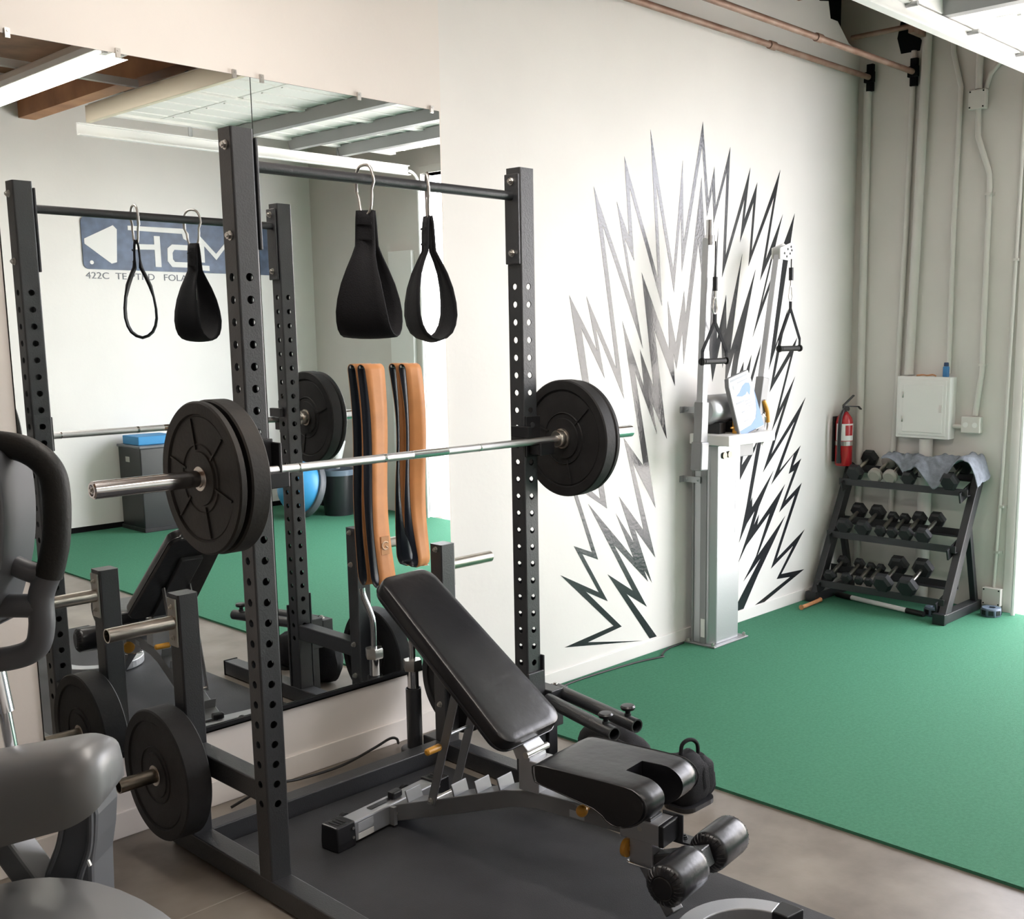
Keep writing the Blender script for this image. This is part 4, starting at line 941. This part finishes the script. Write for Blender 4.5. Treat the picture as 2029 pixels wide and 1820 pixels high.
# small things on the turf by the rack
mr = thing('massage_stick', 'white roller stick with black grips on the turf under the dumbbell rack', 'roller stick', (4.93, -.42, .012))
obj('tube', MB().cyl((4.985, -.26, .030), (4.905, -.70, .030), .016, 16), M_WHITE, mr)
obj('grip', MB().cyl((5.01, -.13, .030), (4.985, -.26, .030), .018, 16), M_GRIP, mr); obj('grip', MB().cyl((4.905, -.70, .030), (4.885, -.83, .030), .018, 16), M_GRIP, mr)
ws = thing('wooden_handle', 'tan wooden tool handle on the turf by the dumbbell rack foot', 'handle', (4.68, -.14, .012))
obj('shaft', MB().tube(bez([(4.53, -.145, .030), (4.60, -.140, .028), (4.70, -.135, .028), (4.80, -.128, .029)], 5), [.018]+[.013]*14+[.016], 12), M_STICK, ws)
def hexcollar(label, x, y):
    t = thing('bar_collar', label, 'bar collar', (x, y, .012), group='blue grey collars on the turf')
    obj('ring', MB().lathe([(.012, .028), (.012, .062), (.020, .066), (.058, .066), (.066, .060), (.066, .028)], (x, y, 0), 'z', 8), mat('slate_plastic', (.11, .15, .20), .45), t)
    for k in range(8):
        a = 2*PI*(k+.5)/8; obj('pad', MB().box((-.004, -.016, .024), (.004, .016, .054), Matrix.Translation((x+.0605*math.cos(a), y+.0605*math.sin(a), 0)) @ Matrix.Rotation(a, 4, 'Z')), M_BLACKG, t)
hexcollar('blue grey hexagonal collar inside the right foot of the dumbbell rack', 4.98, -.855)
hexcollar('blue grey hexagonal collar on the turf below the low junction box', 5.20, -1.135)
# ------------------------------------------------------------------ grey cardio machine at the left edge (local x to the right, y away, z up)
ca = math.radians(-47.505)
el = thing('elliptical_trainer', 'grey and black elliptical trainer with looped hand grips at the left edge', 'elliptical trainer', (-.2707, -2.632, 0), ca, local=True)
gy = -.10
obj('upper_grip', MB().tube(bez([(-1.20, gy, 1.65), (-1.02, gy, 1.672), (-.93, gy, 1.667), (-.884, gy, 1.655), (-.854, gy, 1.626), (-.847, gy, 1.585), (-.852, gy, 1.52), (-.862, gy, 1.478), (-.870, gy, 1.453)], 8), .0215, 20), M_GRIP, el)
obj('grip_frame', MB().tube(bez([(-.868, gy, 1.46), (-.885, gy, 1.42), (-.888, gy, 1.37), (-.900, gy, 1.335), (-.935, gy, 1.318), (-1.0, gy, 1.312), (-1.2, gy, 1.31)], 8), .0200, 18)
    .tube(bez([(-.888, gy, 1.400), (-.93, gy, 1.404), (-1.2, gy, 1.40)], 6), .0195, 16).tube(bez([(-.870, gy, 1.452), (-.905, gy, 1.462), (-.96, gy, 1.49)], 5), .017, 14), M_MACHD, el)
pod = MB()
prof_ = [(-1.22, 1.36), (-.958, 1.37), (-.938, 1.42), (-.918, 1.48), (-.908, 1.54), (-.906, 1.60), (-.913, 1.652), (-.932, 1.668), (-1.22, 1.67)]
prof_ = prof_[:1]+[(v.x, v.y) for v in bez([(q[0], q[1], 0) for q in prof_[1:-1]], 6)]+prof_[-1:]
pod.prism(prof_, gy-.055, gy+.055, 'xz')
pd_ = obj('console_mast', pod, M_MACHD, el, bevel=.018, seg=4, smooth=True)
obj('mast_cap', MB().prism([(-1.21, 1.63), (-.918, 1.625), (-.914, 1.655), (-.932, 1.672), (-1.21, 1.675)], gy-.057, gy+.057, 'xz'), M_MACH, el, bevel=.010, seg=3)
obj('screw_hole', MB().cyl((-.928, gy-.057, 1.598), (-.928, gy-.0535, 1.598), .008, 16), M_DARK, pd_)
obj('lower_mast', MB().beam((-1.10, gy+.02, 1.37), (-1.12, gy+.1, .25), .09, .07, up=(0,-1,0)), M_MACHD, el, bevel=.012)
obj('link_rod', MB().cyl((-1.082, .10, 1.24), (-1.072, .10, 1.155), .017, 16).cyl((-1.072, .10, 1.155), (-1.055, .10, .98), .0115, 16), M_CHROME, el)
# side arm: rounded wedge ending at the right, with a paler top face and a lower skirt
def armsec(x, top, mid, bot, dep, f):
    up = [(-dep, mid), (-dep*.93, mid+(top-mid)*.55), (-dep*.74, mid+(top-mid)*.84), (-dep*.42, mid+(top-mid)*.97), (0, top), (dep*.5, top-.004), (dep*.85, top-.02*f), (dep, top-.06*f), (dep, bot+.02*f), (-dep*.93, bot)]
    return [(x, y, z) for y, z in up]
secs_ = []
for k in range(17):
    if k < 6: x = -1.30+.40*k/6; f = 1.0
    else:
        q = (k-6)/10.0; x = -.90+.066*math.sin(q*PI/2); f = math.cos(q*PI/2)**.55 if k < 16 else .12
    u = (x+1.30)/.466
    top, mid, bot = 1.068+.080*u, .975+.082*u, .895+.128*u
    cz = mid+.012
    f = max(f, .16)
    secs_.append((x, cz+(top-cz)*f, mid+(cz-mid)*(1-f), cz+(bot-cz)*(.12+.88*f), .086*f, f))
am = MB(); rg = [[am.bm.verts.new(p) for p in armsec(*s)] for s in secs_]
for A, B in zip(rg, rg[1:]):
    for k in range(len(A)):
        f = am.bm.faces.new((A[k], A[(k+1) % len(A)], B[(k+1) % len(A)], B[k])); f.smooth = True
am.bm.faces.new(rg[0][::-1]); am.bm.faces.new(rg[-1])
arm_o = obj('pedal_arm', am, M_MACH, el)
obj('skirt_seam', MB().tube([Vector((-1.026, -.087, 1.03)), Vector((-1.022, -.08, .965))], .003, 6), M_DARK, arm_o)
obj('support_strut', MB().beam((-1.16, .12, 1.00), (-1.00, .13, .72), .045, .07, up=(0,-1,0)), M_MACH, el, bevel=.006)
obj('rear_shroud', MB().prism(bez([Vector((a, b, 0)) for a, b in ((-.968, 1.02), (-.980, .94), (-1.012, .87), (-1.03, .82), (-1.02, .76))], 5) and
    [(v.x, v.y) for v in bez([Vector((a, b, 0)) for a, b in ((-.968, 1.02), (-.980, .94), (-1.012, .87), (-1.03, .82), (-1.02, .76))], 5)]+[(-1.0, .0), (-.955, .0), (-.938, .76), (-.934, .85), (-.924, .90), (-.918, .95), (-.925, 1.02)], .10, .20, 'xz'), M_MACHD, el, bevel=.008)
obj('shroud_rib', MB().tube(bez([(-.926, .096, 1.0), (-.932, .094, .90), (-.953, .094, .84), (-.97, .094, .78), (-.985, .096, .70)], 6), .006, 8).tube(bez([(-.972, .096, .98), (-.99, .094, .90), (-1.015, .094, .84)], 6), .005, 8), M_MACHD, el)
obj('shroud_clip', MB().beam((-.940, .093, .872), (-.934, .093, .855), .006, .004), M_PAPER, el)
# flywheel housing, a large domed disc in front
hs = MB(); segs = 48; rr = []
for r, y in ((0, -.27), (.14, -.265), (.25, -.25), (.305, -.225), (.332, -.19), (.338, -.12), (.338, .04), (.32, .06)):
    if r == 0: rr.append([hs.bm.verts.new((-.985, y, .525))])
    else: rr.append([hs.bm.verts.new((-.985+r*math.cos(2*PI*k/segs)*.98, y, .522+r*math.sin(2*PI*k/segs))) for k in range(segs)])
for A, B in zip(rr, rr[1:]):
    for k in range(segs):
        if len(A) == 1: f = hs.bm.faces.new((A[0], B[k], B[(k+1) % segs]))
        else: f = hs.bm.faces.new((A[k], B[k], B[(k+1) % segs], A[(k+1) % segs]))
        f.smooth = True
hs.bm.faces.new(rr[-1][::-1])
obj('flywheel_housing', hs, M_MACH, el)
obj('floor_frame', MB().box((-1.20, -.22, .0), (-.80, -.14, .07)).box((-1.20, .12, .0), (-.80, .20, .07)).box((-1.06, -.2, .03), (-.92, .18, .22)), M_BLACK, el, bevel=.006)

# ------------------------------------------------------------------ fluorescent fixtures on the timber ceiling: one mirrored, two added as fill light
def fixture(x, y0, y1, z, label, watts):
    t = thing('fluorescent_fixture', label, 'ceiling light', (x, (y0+y1)/2, z), group='fluorescent strip fixtures')
    obj('housing', MB().prism([(x-.11, z), (x+.11, z), (x+.10, z+.045), (x+.05, z+.075), (x-.05, z+.075), (x-.10, z+.045)], y0, y1, 'xz'), M_WHITE, t, bevel=.003)
    rf = MB()
    for k in (-.10, 0, .10): rf.prism([(x+k-.012, z+.001), (x+k+.012, z+.001), (x+k, z-.03)], y0+.01, y1-.01, 'xz')
    obj('reflector', rf, M_WHITE, t)
    for k in (-.05, .05):
        tb = obj('lamp_tube', MB().cyl((x+k, y0+.05, z-.022), (x+k, y1-.05, z-.022), .013, 12), M_TUBE, t)
        obj('socket', MB().box((x+k-.012, y0+.02, z-.045), (x+k+.012, y0+.05, z)).box((x+k-.012, y1-.05, z-.045), (x+k+.012, y1-.02, z)), M_WHITE, tb)
    for y in (y0+.3, y1-.3): obj('hanger', MB().cyl((x, y, z+.07), (x, y, 4.05), .004, 6), M_ZINC, t)
    ld = bpy.data.lights.new('lamp', 'AREA'); ld.shape = 'RECTANGLE'; ld.size = .2; ld.size_y = abs(y1-y0)-.1; ld.energy = watts; ld.color = (1, .92, .84)
    lo = bpy.data.objects.new('lamp', ld); COL.objects.link(lo); lo.parent = t; lo.location = (0, 0, -.055)
    return t
fixture(1.63, -5.4, -2.95, 3.55, 'white fluorescent strip fixture seen in the mirror under the timber ceiling', 22)
fixture(.30, -3.1, -.7, 3.62, 'added fill light above the squat rack, shaped as a white strip fixture', 52)  # invented out-of-view lamp, brightens the cream wall from above
fixture(-3.2, -5.2, -2.8, 3.62, 'added fill light in the unseen far left, shaped as a white strip fixture', 10)  # invented out-of-view lamp, weak fill from the far side

# ------------------------------------------------------------------ things by the sign wall, seen in the mirrors
sg = thing('wall_sign', 'slate blue sign with white arrow and letters on the rear wall', 'sign', (3.9, YR, 2.43))
ys = YR+.004
obj('board', MB().prism([(a+3.88, b+2.665) for a, b in rrect(1.98, .47, .05)], YR+.002, YR+.012, 'xz'), M_SIGN, sg)
yw = YR+.0125
def flat(polys):
    m = MB()
    for p in polys: m.prism([(q[0]-.085, q[1]) for q in p], yw, yw+.003, 'xz')
    return m
obj('arrow', flat([[(2.995, 2.70), (2.995, 2.655), (3.235, 2.485), (3.285, 2.50), (3.305, 2.80), (3.27, 2.835)]]), M_PAPER, sg)
obj('corner_hole', MB().cyl((2.965, yw, 2.49), (2.965, yw+.003, 2.49), .018, 14), M_PAPER, sg)
letters = [
 [(3.41, 2.80), (3.41, 2.84), (3.98, 2.845), (4.02, 2.80), (4.02, 2.72), (3.96, 2.75), (3.95, 2.795)],
 [(3.46, 2.625), (3.46, 2.675), (3.66, 2.68), (3.66, 2.76), (3.72, 2.76), (3.72, 2.47), (3.66, 2.47), (3.66, 2.63)],
 [(4.00, 2.69), (3.84, 2.69), (3.79, 2.65), (3.785, 2.53), (3.83, 2.475), (4.02, 2.475), (4.02, 2.525), (3.86, 2.525), (3.84, 2.55), (3.84, 2.61), (3.86, 2.64), (4.00, 2.64)],
 [(4.12, 2.53), (4.12, 2.80), (4.30, 2.62), (4.47, 2.80), (4.47, 2.48), (4.42, 2.48), (4.42, 2.70), (4.30, 2.56), (4.175, 2.69), (4.175, 2.53)],
 [(4.10, 2.455), (4.10, 2.505), (4.22, 2.50), (4.22, 2.45)],
]
obj('lettering', flat(letters), M_PAPER, sg)
# small address line below the board; it reads left to right in the mirror
tm = Matrix.Translation((2.905, YR+.002, 2.345)) @ Matrix.Rotation(PI/2, 4, 'X')
ad = text_mesh('422C  TE PTRD   FOLA', .085, .0012, tm, (1.18, 1.0))
obj('address_line', ad, mat('grey_print_dark', (.16, .17, .19), .5), sg)
cab = thing('storage_cabinet', 'black storage cabinet against the rear wall seen in the mirror', 'cabinet', (3.22, -6.22, .012))
obj('body', MB().box((3.06, -6.44, .012), (3.46, -6.0, .79)), M_BLACKG, cab, bevel=.008)
obj('lid', MB().box((3.05, -6.45, .79), (3.47, -5.99, .815)), M_MACHD, cab, bevel=.006)
obj('plinth', MB().box((3.05, -6.45, .012), (3.47, -5.98, .05)), M_RUB, cab, bevel=.004)
obj('badge', MB().box((3.0595, -6.30, .655), (3.061, -6.22, .705)), M_ZINC, cab)
tag(obj('foam_block', MB().box((3.09, -6.40, .816), (3.46, -6.08, .895)), mat('bright_blue_foam', (.03, .25, .52), .6), bevel=.006), 'flat bright blue foam block lying on the black cabinet', 'block')
bs = thing('balance_trainer', 'blue half ball balance trainer leaning on its dark rim by the rear wall', 'balance trainer', (4.42, -5.62, .012))
Mb = Matrix.Translation((4.54, -5.62, .30)) @ Matrix.Rotation(math.radians(-72), 4, 'Y') @ Matrix.Rotation(math.radians(0), 4, 'Z')
def dome(prof, seg=36):
    m = MB(); m.lathe(prof, (0,0,0), 'z', seg, False)
    for v in m.bm.verts: v.co = Mb @ v.co
    return m
obj('dome', dome([(.0, .27)]+[(.26*math.sin(a), .27*math.cos(a)) for a in [PI/2*k/12 for k in range(1, 12)]]+[(.26, 0)]), M_BALL, bs)
obj('base_rim', dome([(-.06, 0), (-.06, .25), (-.045, .295), (-.0, .305), (.02, .295), (.02, .26)]), M_MACHD, bs)
bn_ = thing('waste_bin', 'black waste bin with a grey liner rim by the rear wall', 'bin', (4.86, -5.5, .012))
obj('tub', MB().lathe([(.012, 0), (.012, .145), (.44, .175), (.44, .168), (.03, .138), (.03, 0)], (4.86, -5.5, 0), 'z', 28, False), M_BLACKG, bn_)
obj('rim', MB().lathe([(.42, .176), (.42, .187), (.475, .190), (.475, .172), (.42, .172)], (4.86, -5.5, 0), 'z', 28), mat('slate_rim', (.13, .17, .22), .4), bn_)
sw = thing('spin_bike', 'black exercise bike in the rear corner mostly hidden behind the bands', 'exercise bike', (5.0, -5.9, .012))
obj('frame', MB().beam((4.95, -5.9, .05), (5.02, -5.9, 1.10), .10, .08).beam((4.7, -5.9, .10), (5.2, -5.9, .10), .08, .08).beam((4.98, -5.9, .65), (5.15, -5.9, .95), .06, .06), M_BLACKG, sw, bevel=.006)
obj('handlebar', MB().tube(bez([(5.0, -6.1, 1.16), (4.96, -5.9, 1.13), (5.0, -5.7, 1.16)], 5), .02, 10), M_GRIP, sw)
obj('saddle', blob((5.15, -5.9, .97), (.10, .07, .035)), M_VINYL, sw)
obj('flywheel', MB().lathe([(-.03, 0), (-.03, .22), (.03, .22), (.03, 0)], (4.85, -5.9, .34), 'y', 32, False), M_MACHD, sw)
cn = tag(obj('training_cone', MB().lathe([(.52, 0), (.52, .020), (.78, .085), (.80, .088), (.80, 0)], (4.92, -5.62, 0), 'z', 24, False), M_WHITE), 'white cone shaped cup standing on the bin', 'cone')
cn.location.z -= .045; cn.location.x -= .04; cn.location.y += .10
# white banner outside the open door, with faint grey print
bnr = thing('outdoor_banner', 'tall white banner with grey print outside the open overhead door', 'banner', (6.1, -4.55, -.03))
obj('pole', MB().cyl((6.1, -4.95, -.03), (6.1, -4.95, 2.5), .02, 12), M_CHROME, bnr)
obj('sheet', MB().box((6.095, -4.93, .15), (6.105, -4.25, 2.4)), M_PAPER, bnr)
pm_ = MB()
for z0, z1, ya, yb in ((1.52, 1.56, -4.62, -4.50), (1.36, 1.42, -4.66, -4.54), (1.24, 1.31, -4.66, -4.54), (1.14, 1.20, -4.66, -4.54), (1.0, 1.05, -4.64, -4.50), (.62, .82, -4.64, -4.52), (.45, .58, -4.64, -4.52), (1.36, 1.42, -4.50, -4.42), (1.24, 1.31, -4.50, -4.42)): pm_.box((6.092, ya, z0), (6.0951, yb, z1))
obj('print', pm_, M_GREYP, bnr)
struct('wall_outdoor', MB().box((14, -20, -.03), (14.3, 16, 3.6)), M_CONCOUT)
